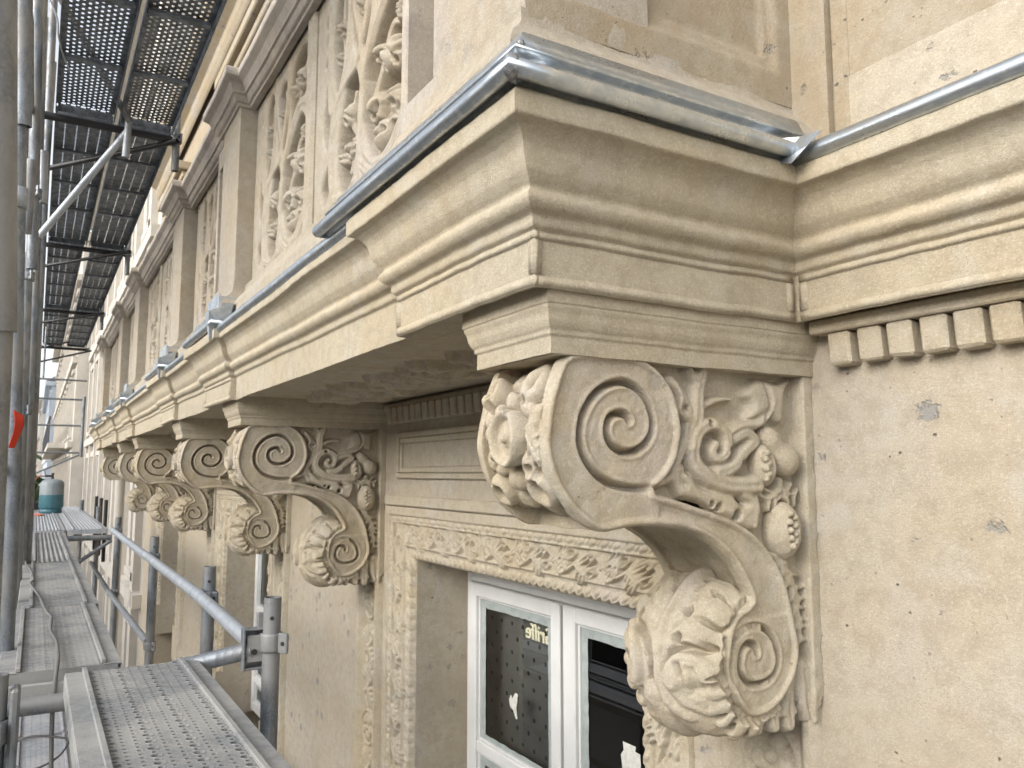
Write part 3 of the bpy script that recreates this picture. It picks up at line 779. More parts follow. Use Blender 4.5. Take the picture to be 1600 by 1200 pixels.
def leaf_pad():
    """big acanthus leaf draped over the lower volute; (x across, arc length about its axis, radius .2)"""
    p = Pad(-.34, .06, -.42, .34, .0025)
    s, b = p.stroke, p.blob
    # flowing right half: three rounded lobes off the midrib, each with a soft channel
    s([(-.098, .10), (-.074, .150), (-.050, .205), (-.042, .245)], .034, .026, .012, groove=.004, pw=.32)
    s([(-.100, .04), (-.070, .095), (-.040, .140), (-.022, .168)], .036, .030, .016, groove=.004, pw=.32)
    s([(-.102, .0), (-.078, .040), (-.050, .075), (-.030, .088)], .034, .026, .018, groove=.004, pw=.32)
    b((-.028, .160), .028, .026, 0, .020, pw=.3); b((-.036, .086), .026, .022, .2, .023, pw=.3); b((-.046, .216), .026, .022, 0, .015, pw=.3)
    s([(-.070, .235), (-.068, .180)], .005, .004, -.012, mode='add', smooth=0); s([(-.036, .190), (-.056, .168), (-.072, .13)], .006, .004, -.012, mode='add'); s([(-.014, .122), (-.046, .112), (-.075, .075)], .006, .004, -.012, mode='add')
    s([(-.108, .27), (-.094, .16), (-.096, .10), (-.103, .044), (-.104, 0), (-.096, -.044), (-.082, -.085), (-.055, -.122)], .013, .016, .018, pw=.7)
    s([(-.124, .24), (-.113, .15), (-.119, .06), (-.120, -.01), (-.108, -.07)], .006, .006, -.008, mode='add')
    s([(-.086, .14), (-.086, .05), (-.085, -.01)], .006, .006, -.008, mode='add')
    # crescent hollow and the turned-over leaf tip below it
    s([(-.074, -.010), (-.071, .020), (-.048, .046), (-.024, .044), (-.008, .058)], .012, .008, -.034, mode='add')
    s([(-.066, -.030), (-.060, .000), (-.042, .018), (-.018, .010), (-.004, -.020)], .022, .018, .026, groove=.004, pw=.32)
    b((-.040, -.018), .036, .034, .2, .024); s([(-.058, -.03), (-.046, -.065), (-.024, -.09), (-.004, -.12)], .030, .022, .018, groove=.004, pw=.32)
    s([(-.052, .008), (-.046, -.016)], .005, .003, -.020, mode='add', smooth=0); s([(-.026, .004), (-.022, -.03), (-.034, -.06)], .005, .004, -.008, mode='add')
    b((.002, -.068), .020, .022, 0, .020); b((-.006, -.112), .022, .024, .2, .022); b((-.002, -.160), .024, .026, 0, .024); b((-.005, -.212), .026, .028, 0, .026); b((-.005, -.265), .028, .028, 0, .024)
    s([(-.07, -.10), (-.05, -.16), (-.04, -.23)], .03, .03, .012)
    # far half
    s([(-.115, .10), (-.150, .16), (-.178, .21)], .034, .026, .012, groove=.004, pw=.32); s([(-.118, .04), (-.16, .09), (-.205, .12)], .034, .026, .014, groove=.004, pw=.32)
    s([(-.171, .066), (-.138, .048), (-.119, .004), (-.130, -.044)], .015, .011, -.034, mode='add')
    s([(-.205, .065), (-.178, .030), (-.165, -.010), (-.172, -.045)], .020, .016, .026, pw=.6); s([(-.23, .045), (-.205, .0), (-.205, -.05)], .020, .018, .022)
    b((-.235, -.015), .022, .020, 0, .022); b((-.228, -.070), .024, .022, 0, .022); b((-.232, -.125), .024, .022, 0, .020); b((-.238, .048), .022, .018, 0, .018)
    s([(-.13, -.07), (-.16, -.12), (-.19, -.18)], .03, .03, .014); s([(-.12, -.10), (-.13, -.17), (-.14, -.24)], .03, .03, .012)
    for x, y, rx, ry in ((-.078, .236, .007, .016), (-.033, .200, .013, .007), (-.016, .118, .016, .007), (-.008, .060, .010, .009), (.000, -.046, .009, .009), (-.177, .096, .009, .009), (-.164, .151, .009, .008), (-.010, -.136, .011, .009), (-.205, .0, .008, .012), (-.012, -.186, .010, .010), (-.012, -.240, .010, .010), (-.225, -.046, .010, .009), (-.230, -.098, .010, .009), (-.058, .128, .006, .014), (-.062, .062, .006, .012)):
        p.hole((x, y), rx, .050, ry)
    p.blur(1); return p
LP = leaf_pad()

def smin(a, b, k):
    h = np.clip(.5 + .5 * (b - a) / k, 0, 1); return b + (a - b) * h - k * h * (1 - h)

def bracket_meshes(h=.0028):
    # body: scroll + spandrel
    ax, (x, u, z) = vol((-.325, .79, -.60), (.035, 1.606, .262), h)
    s_ = np.abs(x - np.float32(XC)); U, Z = np.meshgrid(ax[1], ax[2], indexing='ij')
    g = lambda Fd: SF_sample(Fd, U, Z).astype(np.float32)[None]
    Hb, dB, Hp, dP = g(SF.Hb), g(SF.dB), g(SF.Hp), g(SF.dP)
    F = np.minimum(np.maximum(s_ - Hb, dB), np.maximum(s_ - Hp, dP))
    # hollow the front of the upper volute and the underside of the ribbon between side rims
    rho = np.hypot(u - UV[0], z - UV[1]); ph = np.arctan2(z - UV[1], -(u - UV[0]))
    cut = np.maximum(np.maximum(s_ - .112, .150 - rho), np.maximum(np.abs(ph + .10) - 1.35, u - 1.02))
    F = np.maximum(F, -cut)
    und = np.maximum(np.maximum(s_ - .105, -(dB + .014)), np.maximum(z + .06, .99 - u)); und = np.maximum(und, u - 1.40)
    F = np.maximum(F, -und)
    F += noise3(F.shape, 5, .0006) + noise3(F.shape, 13, .0010)
    body = mesh_np('scroll_bracket', *surface_nets(F, [a[0] for a in ax], h)); del F, rho, ph, cut, und
    # front foliage
    ax, (x, u, z) = vol((-.30, .77, -.15), (.02, 1.04, .245), h * .85)
    s_ = np.abs(x - np.float32(XC)); rho = np.hypot(u - UV[0], z - UV[1]); ph = np.arctan2(z - UV[1], -(u - UV[0]))
    hh = FP.sample(np.broadcast_to(x, (len(ax[0]), len(ax[1]), len(ax[2]))), np.broadcast_to(ph * .165, (len(ax[0]), len(ax[1]), len(ax[2])))).astype(np.float32)
    F = np.maximum(np.maximum(rho - (.150 + hh), .118 - rho), np.maximum(s_ - .121, np.abs(ph + .12) - 1.34)).astype(np.float32)
    F = np.maximum(F, z - .232)
    F += noise3(F.shape, 4, .0006) + noise3(F.shape, 11, .0011)
    fol = mesh_np('foliage_boss', *surface_nets(F, [a[0] for a in ax], h * .85)); del F
    # acanthus leaf
    ax, (x, u, z) = vol((-.345, 1.13, -.63), (.065, 1.58, -.13), h)
    rho = np.hypot(u - LV[0], z - LV[1]); ph = np.arctan2(z - LV[1], -(u - LV[0]))
    d = np.degrees(ph); xn = np.minimum(1, np.abs(x - XC) / .150)
    gg = 1 / (1 + np.exp(-(85 - d) / 10)) / (1 + np.exp(-(d + 75) / 12))
    RB = .126 + .085 * np.clip(np.cos(PI / 2 * xn), 0, 1) ** .8 * gg
    arc = ph * .2
    shp = (len(ax[0]), len(ax[1]), len(ax[2]))
    hh = LP.sample(np.broadcast_to(x, shp), np.broadcast_to(arc, shp))
    lob = np.abs(np.sin(arc * 21 + .5)) ** .55 * (1 - .35 * np.abs(np.sin(arc * 84)))
    side = np.clip((rho - .122) / .02, 0, 1)
    side = side * np.clip((62 - d) / 25, 0, 1)
    hw = .122 + .012 * lob + side * (.008 + .034 * lob)
    F = np.maximum(np.maximum(rho - (RB + hh), (RB - .06) * .75 - rho), np.maximum((np.abs(x - XC) - hw) * .9, np.maximum((d - 98) * .003, (-122 - d) * .003))).astype(np.float32)
    F = np.maximum(F, np.maximum(u - 1.56, 0 * u - 1))
    F += noise3(F.shape, 4, .0007) + noise3(F.shape, 10, .0012)
    leaf = mesh_np('acanthus_leaf', *surface_nets(F, [a[0] for a in ax], h)); del F
    # fruit on the spandrel: two pomegranates and a gourd, on both faces
    fr = []
    def fruit(nm, lo, hi, fn):
        ax, (x, u, z) = vol(lo, hi, .0025); F = fn(x, u, z).astype(np.float32); F = F + noise3(F.shape, 6, .0006)
        V, Q = surface_nets(F, [a[0] for a in ax], .0025); fr.append((nm, V, Q))
    def ell(x, u, z, c, r, rot=0.):
        cs, sn = math.cos(rot), math.sin(rot); a = (u - c[1]) * cs + (z - c[2]) * sn; b = -(u - c[1]) * sn + (z - c[2]) * cs
        q = np.sqrt(((x - c[0]) / r[0]) ** 2 + (a / r[1]) ** 2 + (b / r[2]) ** 2); return (q - 1) * min(r)
    def pom(c, r, rot, seeds):
        def fn(x, u, z):
            F = ell(x, u, z, c, r, rot)
            w = ell(x, u, z, (c[0] + r[0] * .98, c[1] - r[1] * .10, c[2] + .004), (r[0] * .30, r[1] * .36, r[2] * .66), rot)
            F = np.maximum(F, -w)
            for su, sz in seeds: F = np.minimum(F, ell(x, u, z, (c[0] + r[0] * .84, su - .024, sz), (.0095, .0075, .0075)))
            return F
        return fn
    y = XC + .118
    fruit('pomegranate', (y - .05, 1.435, -.215), (y + .06, 1.565, -.045), pom((y, 1.499, -.134), (.046, .046, .066), 0, [(1.512, -.094), (1.526, -.102), (1.509, -.113), (1.526, -.121), (1.511, -.131), (1.527, -.140), (1.512, -.149), (1.526, -.157), (1.516, -.168)]))
    fruit('pomegranate', (y - .05, 1.39, -.055), (y + .06, 1.49, .085), pom((y - .006, 1.444, .016), (.040, .030, .050), .15, [(1.454, .045), (1.449, .030), (1.459, .021), (1.451, .008), (1.459, -.004), (1.451, -.014)]))
    def gourd(x, u, z):
        return smin(ell(x, u, z, (y - .004, 1.515, .028), (.040, .042, .040), -.4), ell(x, u, z, (y - .008, 1.475, .072), (.032, .028, .040), .7), .02)
    fruit('gourd', (y - .06, 1.42, -.03), (y + .06, 1.575, .13), gourd)
    meshes = [(n, mesh_np(n, V, Q)) for n, V, Q in fr]
    return body, fol, leaf, meshes

def SF_sample(Fd, U, Z):
    H = SF.H; SF.H = Fd; r = SF.sample(U, Z); SF.H = H; return r
BODY_ME, FOL_ME, LEAF_ME, FRUIT = bracket_meshes()
for i, x in enumerate(XR):
    b = obj('scroll_bracket', BODY_ME, 'stone', BL); b.location.x = x
    obj('foliage_boss', FOL_ME, 'stone', b)
    obj('acanthus_leaf', LEAF_ME, 'stone', b)
    for n, me in FRUIT: obj(n, me, 'stone', b)

# ------------------------------------------------------------------ carved window surrounds
SW = .262
def band_pad(L, seed, corner=True):
    rs = random.Random(seed); p = Pad(0, L, 0, SW, .0034); b = p.Y
    # Y offset from the wall is stored in H (positive = towards the street)
    H = np.where(b < .046, .016, 0.); H = np.where((b >= .046) & (b < .078), .000, H)
    H = np.where((b >= .078) & (b < .086), .006, H); H = np.where((b >= .086) & (b < .190), -.022, H)
    H = np.where((b >= .190) & (b < .197), -.004, H); H = np.where(b >= .197, -.020 - .030 * np.clip((b - .197) / .065, 0, 1), H); p.H = H
    # bead and reel
    a = .05
    while a < L - .05:
        p.blob((a, .062), .022, .0145, 0, .018, -.004)
        for q in (.030, .039): p.blob((a + q, .062), .0045, .0145, 0, .014, -.004)
        a += .069
    # running foliage
    n = max(1, round(L / .33)); P = L / n; Z = -.022
    for i in range(n):
        a0 = i * P; pts = [(a0 + P * t, .138 + .034 * math.sin(2 * PI * t)) for t in np.linspace(0, 1, 9)]
        p.stroke(pts, .0085, .0085, .021, Z, smooth=3)
        for t, s in ((.02, 1), (.52, -1)):
            c0 = (a0 + P * t, .138); p.leaf(c0, (c0[0] + .085, .138 - s * .034), .042, .030, Z, 3); p.stroke([(c0[0] + .02, .138 + s * .01), (c0[0] + .06, .138 + s * .042), (c0[0] + .10, .138 + s * .034), (c0[0] + .095, .138 + s * .016), (c0[0] + .078, .138 + s * .020)], .0085, .006, .026, Z); p.hole((c0[0] + .05, .138 - s * .004), .006, .016)
        for t, s in ((.25, -1), (.75, 1)):
            c = (a0 + P * t, .138 - s * .012 * -1); ang = rs.uniform(-.4, .4)
            for q in (-1.1, -.5, .1, .7, 1.3):
                d = (math.sin(q + ang) * .042, -s * math.cos(q + ang) * -.040 * (1))
                e = (c[0] + d[0], min(.186, max(.090, c[1] + d[1] * (1 if s > 0 else -1))))
                p.stroke([c, ((c[0] + e[0]) / 2 + .004, (c[1] + e[1]) / 2), e], .012, .007, .025, Z)
            p.blob((c[0], c[1]), .017, .015, 0, .028, Z)
            p.stroke([(a0 + P * t, .138 + .03 * s), (a0 + P * (t + .08), .138 + .045 * s), (a0 + P * (t + .16), .138 + .030 * s), (a0 + P * (t + .13), .138 + .018 * s)], .007, .005, .016, Z)
            p.hole((a0 + P * (t + .115), .138 + .028 * s), .005, .012); p.hole((c[0] + .012, c[1] - .008 * s), .005, .012)
    if corner:
        for a in (.14, L - .14, L / 2):
            for i in range(8):
                q = i * PI / 4; p.blob((a + .026 * math.cos(q), .138 + .026 * math.sin(q)), .020, .013, q, .020, Z)
            p.blob((a, .138), .014, .014, 0, .026, Z)
    # row of ovals on the inner roll
    a = .035
    while a < L - .03:
        p.blob((a, .228), .022, .018, 0, .020, -.036); p.ring((a, .228), .021, .006, .010, -.034, asp=1.25)
        p.blob((a + .031, .228), .006, .022, 0, .012, -.036); a += .062
    p.blur(1); return p
LW = WX1 - WX0
PL_ = band_pad(LW, 1); ZB = -1.9; PJ = band_pad(WZT - ZB, 2, False)
def lintel_map(X, Y, H): return WX0 + Y + (X / LW) * (LW - 2 * Y), WY - H, WZT - Y
def jamb_map(side):
    def f(X, Y, H):
        z = ZB + X / (WZT - ZB) * (WZT - ZB - Y); x = (WX0 + Y) if side < 0 else (WX1 - Y)
        return x, WY - H, z
    return f
SUR = thing('window_surround', parent=BL)
LINT = relief('carved_lintel', PL_, lintel_map, 'stone', SUR, skirt='y')
JL = relief('carved_jamb', PJ, jamb_map(-1), 'stone', SUR, skirt='y'); JR = relief('carved_jamb', PJ, jamb_map(1), 'stone', SUR, skirt='y')
RV = boxes('reveal', [(WX0, WX0 + SW, WY + .056, 2.35, -2.31, WZT), (WX1 - SW, WX1, WY + .056, 2.35, -2.31, WZT), (WX0 + SW, WX1 - SW, WY + .056, 2.35, WZT - SW, WZT),
                      (WX0 + .0, WX0 + SW, WY - .01, WY + .0555, -2.31, ZB), (WX1 - SW, WX1, WY - .01, WY + .0555, -2.31, ZB)], 'wall', SUR)
def copy_tree(o, parent, off):
    c = o.copy(); COL.objects.link(c); c.parent = parent
    if off is not None: c.location = Vector(o.location) + Vector(off)
    for ch in o.children: copy_tree(ch, c, None)
    return c

# ------------------------------------------------------------------ casement windows
GY = 1.95
def make_window():
    w = thing('window', parent=BL)
    x0, x1, zt, zb = WX0 + SW - .08, WX1 - SW + .08, -.50, -2.3
    xm = -2.835
    boxes('frame', [(x0, x0 + .115, GY - .01, GY + .07, zb, zt), (x1 - .115, x1, GY - .01, GY + .07, zb, zt), (x0 + .115, x1 - .115, GY - .01, GY + .07, zt - .045, zt), (x0, x1, GY - .008, GY + .07, zt, zt + .12)], 'paint', w, .004)
    for (a, b, tilt) in ((x0 + .117, xm - .004, 0), (xm + .004, x1 - .117, 0)):
        zt_, zb_ = zt - .048, zb + .03
        st = .085; bars = [-1.325, -1.98]
        L = [(a, a + st, GY - .03, GY + .03, zb_, zt_), (b - st, b, GY - .03, GY + .03, zb_, zt_), (a + st, b - st, GY - .0295, GY + .03, zt_ - st * .75, zt_), (a + st, b - st, GY - .0295, GY + .03, zb_, zb_ + st)]
        for z in bars: L.append((a + st, b - st, GY - .024, GY + .026, z - .028, z + .028))
        s = boxes('casement', L, 'paint', w, .005)
        # stepped inner moulding
        zs = [zt_ - st * .75] + [q for z in bars for q in (z + .028, z - .028)] + [zb_ + st]
        L2 = []
        for i in range(0, len(zs), 2):
            t, bt = zs[i], zs[i + 1]; e = .012
            L2 += [(a + st, a + st + e, GY - .012, GY + .02, bt, t), (b - st - e, b - st, GY - .012, GY + .02, bt, t), (a + st + e, b - st - e, GY - .012, GY + .02, t - e, t), (a + st + e, b - st - e, GY - .012, GY + .02, bt, bt + e)]
            bm = bmesh.new(); g = [bm.verts.new(p) for p in ((a + st, GY + .002, bt), (b - st, GY + .002, bt), (b - st, GY + .002, t), (a + st, GY + .002, t))]; bm.faces.new(g)
            bm_obj('pane', bm, 'glass', s)
            # ragged strips of masking film along the edges of the glass
            rs = random.Random(int(a * 1000) + i); fl = []
            def strip(p0, p1, nrm, w0):
                n = 22; V = []
                for k in range(n + 1):
                    u = k / n; c = np.array(p0) * (1 - u) + np.array(p1) * u; ww = w0 * (1 + rs.uniform(-.05, .05))
                    V += [c, c + np.array(nrm) * ww]
                return V, n
            vv = []; qq = []
            for p0, p1, nr, wd in (((a + st + e, t), (b - st - e, t), (0, -1), .052), ((a + st + e, bt), (b - st - e, bt), (0, 1), .034), ((a + st + e, bt), (a + st + e, t), (1, 0), .042), ((b - st - e, bt), (b - st - e, t), (-1, 0), .048)):
                V, n = strip(p0, p1, nr, wd); o = len(vv)
                yy = GY - .0005 - .0006 * (nr[0] != 0)
                vv += [(q[0], yy, q[1]) for q in V]
                qq += [(o + 2 * k, o + 2 * k + 2, o + 2 * k + 3, o + 2 * k + 1) for k in range(n)]
            obj('masking_film', mesh_np('masking_film', np.array(vv), np.array(qq), False), 'film', s)
        boxes('glazing_bead', L2, 'paint', s, .002)
    box('astragal', xm - .016, xm - .001, GY - .042, GY - .031, zb + .03, zt - .05, 'paint', w, .003)
    return w
WN = make_window()
# room behind the glass
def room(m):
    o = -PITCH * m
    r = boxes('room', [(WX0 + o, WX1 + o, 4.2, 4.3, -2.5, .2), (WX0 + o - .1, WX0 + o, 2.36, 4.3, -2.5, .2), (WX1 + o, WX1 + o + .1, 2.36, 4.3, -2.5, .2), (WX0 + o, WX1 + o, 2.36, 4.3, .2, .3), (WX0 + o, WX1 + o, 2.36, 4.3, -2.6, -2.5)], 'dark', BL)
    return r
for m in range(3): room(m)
# perforated board standing behind the left leaf of the nearest window, scraps of tape on its panes
bd = box('perforated_board', -3.72, -3.13, GY + .10, GY + .115, -2.25, -.56, 'board', WN)
for i in range(6):
    for j in range(24):
        x = -3.66 + i * .10 + (.05 if j % 2 else 0); z = -.60 - j * .068
        if x < -3.15: lathe('peg_hole', [(0, 0), (.0105, 0), (.0105, .004)], 'black', bd, (x, GY + .0992, z), 'Y', 10)
def scrap(pts):
    bm = bmesh.new(); vs = [bm.verts.new((x, GY - .0022 + .0012 * math.sin(i), z)) for i, (x, z) in enumerate(pts)]; f = bm.faces.new(vs)
    r = bmesh.ops.extrude_face_region(bm, geom=[f]); 
    for v in r['geom']:
        if isinstance(v, bmesh.types.BMVert): v.co.y += .0006
    bm_obj('tape_scrap', bm, 'tape', WN)
scrap([(-3.315, -1.045), (-3.30, -1.02), (-3.285, -1.035), (-3.262, -1.005), (-3.235, -1.005), (-3.240, -1.04), (-3.25, -1.07), (-3.24, -1.115), (-3.255, -1.12), (-3.28, -1.085), (-3.305, -1.075)])
scrap([(-2.475, -1.00), (-2.40, -1.00), (-2.405, -1.018), (-2.375, -1.02), (-2.370, -1.065), (-2.345, -1.09), (-2.355, -1.115), (-2.385, -1.118), (-2.40, -1.13), (-2.465, -1.17), (-2.478, -1.10), (-2.487, -1.05), (-2.47, -1.03)])
for m in (1, 2):
    copy_tree(SUR, BL, (-PITCH * m, 0, 0))
    c = WN.copy(); COL.objects.link(c); c.parent = BL; c.location = (-PITCH * m, 0, 0)
    for ch in WN.children:
        if ch.name.split('.')[0] in ('perforated_board', 'tape_scrap'): continue
        copy_tree(ch, c, None)

# ------------------------------------------------------------------ carved pilaster strips under the brackets
def pil_pad():
    p = Pad(0, .29, 0, 1.55, .004)                 # y measured down from the top
    X, Y = p.X, p.Y
    fr = np.minimum(np.minimum(X, .29 - X), Y + .0)
    p.H = np.where(fr < .030, .012, np.where(fr < .038, .004, np.where(fr < .055, -.016 + .014 * np.cos((fr - .038) / .017 * PI / 2), -.022)))
    Z = -.022
    def roundel(cy):
        p.ring((.145, cy), .085, .010, .018, Z)
        for i in range(5):
            a = i * 2 * PI / 5 + .4; p.blob((.145 + .042 * math.cos(a), cy + .042 * math.sin(a)), .032, .027, a, .022, Z)
        p.blob((.145, cy), .018, .018, 0, .028, Z); p.ring((.145, cy), .021, .004, -.01, mode='add')
        for i in range(4): a = i * 1.6 + .5; p.hole((.145 + .062 * math.cos(a), cy + .062 * math.sin(a)), .006, .014)
    roundel(.155); roundel(.80); roundel(1.42)
    for y0, y1 in ((.28, .69), (.91, 1.31)):
        n = 4
        for i in range(n):
            a = y0 + (y1 - y0) * i / n; b = y0 + (y1 - y0) * (i + 1) / n; s = 1 if i % 2 else -1
            p.stroke([(.145, a), (.145 + s * .05, (a + b) / 2), (.145, b)], .012, .012, .018, Z)
            p.leaf((.145 + s * .02, a + .01), (.145 - s * .055, (a + b) / 2 + .02), .05, .02, Z, 3)
            p.blob((.145 + s * .055, (a + b) / 2 - .015), .02, .02, 0, .02, Z)
    p.blur(1); return p
PP = pil_pad()
P0 = relief('carved_pilaster', PP, lambda X, Y, H: (-1.290 - X, WY - .028 - H, -.535 - Y), 'stone', BL, skirt='xy')
for x in XR[1:]:
    q = P0.copy(); q.location.x = x - XR[0]; link(q, BL)
for x in XR:
    boxes('plain_pilaster', [(x - .142 * 2 - .01, x - .425, WY - .012, WY + .03, -2.8, -.30)], 'wall', BL, .006)

# ------------------------------------------------------------------ balustrade above the cornice
BA = thing('balustrade', parent=BL)
PXR = [x - .0 for x in XR]                # right faces of the piers
PYF, PNL = .785, .872                     # pier face, panel face
base = soften([(.066, .70), (.066, .800), (.060, .815), (.045, .840), (.018, .868), (.004, .884), (0, .905), (0, .92)], .006)
bp = [(PXR[0], 1.62), (PXR[0], PYF)]
for i, x in enumerate(PXR):
    if i: bp += [(x, PNL - .03), (x, PYF)]
    bp += [(x - .46, PYF), (x - .46, PNL - .03)]
bp += [(-14.4, PNL - .03), (-14.4, 1.6)]
sweep('plinth', bp, base, 'bal', BA, .03, 1.6, caps=False)
railp = soften([(-.02, 1.83), (.010, 1.83), (.010, 1.845), (.022, 1.850), (.030, 1.868), (.034, 1.880), (.044, 1.884), (.044, 1.892), (.060, 1.925), (.084, 1.945), (.088, 1.950), (.088, 1.985), (.080, 1.994), (-.16, 2.0)], .004)
sweep('hand_rail', bp, railp, 'rail', BA, .03, 1.2, caps=False)
box('rail_core', -14.38, PXR[0] - .02, PNL + .0, PNL + .26, 1.832, 1.996, 'rail', BA)
# piers and sunk strips
for i, x in enumerate(PXR):
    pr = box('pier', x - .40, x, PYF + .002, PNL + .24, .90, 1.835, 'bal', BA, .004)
    # narrow sunk strip beside the shaft
    boxes('sunk_strip', [(x - .455, x - .40, PYF + .014, PNL + .2, .90, 1.835), (x - .70, x - .66, PYF + .03, PNL + .2, .90, 1.835), (x - .66, x - .455, PYF + .03, PNL + .2, 1.72, 1.835), (x - .66, x - .455, PYF + .03, PNL + .2, .90, 1.0), (x - .66, x - .455, PYF + .115, PNL + .2, 1.0, 1.72), (x - .61, x - .505, PYF + .10, PYF + .13, 1.05, 1.67)], 'rail', pr, .004)
# solid end parapet running back to the wall, with its sunk panel
xe = PXR[0]
def side_panel():
    p = Pad(.80, 1.60, .90, 1.84, .008); d = np.minimum(np.minimum(p.X - .875, 1.515 - p.X), np.minimum(p.Y - .985, 1.77 - p.Y))
    p.H = np.where(d > .03, -.022, np.where(d > .022, -.010, np.where(d > 0, -.006 - .01 * d / .022, 0))); p.blur(1); return p
relief('end_parapet', side_panel(), lambda X, Y, H: (xe + .001 + H, X, Y), 'upper', BA, face=(1, 0, 0))
box('parapet_core', xe - .38, xe - .030, PNL + .2, 1.62, .72, 1.83, 'upper', BA)
sidep = box('parapet_face', xe - .03, xe - .024, .79, 1.61, .9, 1.84, 'upper', BA)

def tracery(seed, wd=.95, ht=.935):
    """pierced flamboyant panel: deep openings between ribs, foliage and little masks in them; (x leftwards, y up)"""
    rs = random.Random(seed); p = Pad(0, wd, 0, ht, .0042); D = -.085
    # mullion edge rolls
    X = p.X
    def opening(pts, depth=D, rnd=.010):
        P = crv(pts, 6, True); w = p.win(P.min(0) - .02, P.max(0) + .02); d = p.sdf(P, w)
        h = np.where(d < -.004, depth, np.where(d < .012, -.012 * (1 - (d + .004) / .016), 0)); ok = d < .012
        p.put(w, h, ok, 'min')
    opening([(.06, .50), (.05, .30), (.12, .12), (.27, .09), (.38, .20), (.40, .40), (.30, .52), (.16, .60)])
    opening([(.46, .86), (.36, .80), (.36, .62), (.44, .50), (.52, .60), (.53, .78)])
    opening([(.06, .86), (.05, .70), (.14, .66), (.27, .60), (.33, .70), (.30, .84), (.18, .89)])
    opening([(.46, .42), (.44, .24), (.52, .09), (.64, .10), (.67, .26), (.60, .44), (.52, .50)])
    opening([(.62, .86), (.58, .72), (.60, .56), (.69, .48), (.75, .62), (.73, .80), (.68, .88)])
    for y in (.84, .76, .68): opening([(.80, y), (.785, y - .03), (.80, y - .055), (.835, y - .03)], -.05)
    opening([(.80, .55), (.77, .42), (.80, .30), (.85, .42)], -.06); opening([(.78, .22), (.76, .14), (.82, .09), (.85, .16)], -.06)
    # ribs sweeping through the openings
    for pts, w in (([(.02, .60), (.16, .645), (.30, .56), (.40, .44), (.43, .25), (.42, .06)], .026), ([(.56, .92), (.50, .70), (.42, .50), (.41, .30), (.46, .10)], .022), ([(.34, .90), (.36, .72), (.45, .52), (.58, .48), (.70, .42), (.74, .20), (.70, .05)], .024),
                   ([(.56, .90), (.56, .70), (.62, .50), (.76, .44), (.78, .90)], .020), ([(.05, .12), (.16, .055), (.30, .05), (.42, .12)], .034), ([(.05, .16), (.17, .085), (.29, .08), (.39, .15)], .018), ([(.46, .07), (.58, .045), (.70, .08)], .028)):
        p.stroke(pts, w, w * .9, .040, -.030, groove=.006)
    # masks, turned leaves and knobs filling the openings
    for pts, w in (([(.28, .12), (.20, .20), (.12, .18), (.10, .26)], .030), ([(.36, .30), (.28, .38), (.20, .50), (.12, .48)], .030), ([(.55, .14), (.50, .24), (.56, .32), (.53, .42)], .026), ([(.46, .82), (.42, .72), (.46, .62)], .022), ([(.10, .84), (.17, .78), (.24, .68)], .024), ([(.28, .80), (.24, .72)], .022), ([(.67, .84), (.68, .72), (.66, .58)], .020)):
        p.stroke(pts, w, w * .6, .095, -.10, groove=.02)
    for x, y, rr in ((.20, .40, .066), (.31, .27, .056), (.125, .37, .046), (.25, .16, .052), (.15, .24, .044), (.27, .44, .040), (.575, .35, .046), (.53, .21, .042), (.61, .20, .036), (.45, .70, .040), (.165, .76, .048), (.255, .74, .036), (.672, .72, .034), (.665, .60, .03), (.10, .50, .036)):
        p.blob((x, y), rr * 1.12, rr * 1.12 * rs.uniform(.8, 1.2), rs.uniform(0, 1), .098, -.080, pw=.45)
        for q in range(3):
            a = rs.uniform(0, 6.28); p.blob((x + rr * .75 * math.cos(a), y + rr * .75 * math.sin(a)), rr * .45, rr * .34, a, .085, -.085, pw=.4)
        for q in range(4):
            a = rs.uniform(0, 6.28); p.hole((x + rr * .5 * math.cos(a), y + rr * .5 * math.sin(a)), rr * .17, .04, rr * .26, a)
        p.stroke([(x - rr * .6, y + rs.uniform(-.02, .02)), (x + rr * .1, y + rs.uniform(-.02, .02)), (x + rr * .7, y)], .007, .005, -.020, mode='add')
    d = np.minimum(np.minimum(X, wd - X), np.minimum(p.Y, ht - p.Y))
    p.H = np.where(d < .02, np.maximum(p.H, 0), p.H)
    p.blur(1); return p
TA = tracery(3); TR = None
def put_panel(x_right, mirror=False):
    global TR
    if TR is None:
        TR = relief('tracery_panel', TA, lambda X, Y, H: (-X, PNL - H, .90 + Y), 'bal', BA, skirt='x'); TR.location.x = x_right; return
    q = TR.copy(); q.location.x = x_right; link(q, BA)
def panel_mullion(x): box('mullion', x - .05, x + .05, PNL - .018, PNL + .1, .90, 1.835, 'bal', BA, .012)
for m in range(3):
    o = -PITCH * m
    a = PXR[0] + o - .70; b = PXR[1] + o
    put_panel(a - .06); put_panel(a - 1.08)
    panel_mullion(a - .03); panel_mullion(a - 1.045); 
    if m < 2:
        c = PXR[1] + o - .70; put_panel(c - .08); panel_mullion(c - .04)
boxes('balustrade_back', [(-14.38, PXR[0] - .40, PNL + .108, PNL + .24, .72, 1.84)], 'bal', BA)

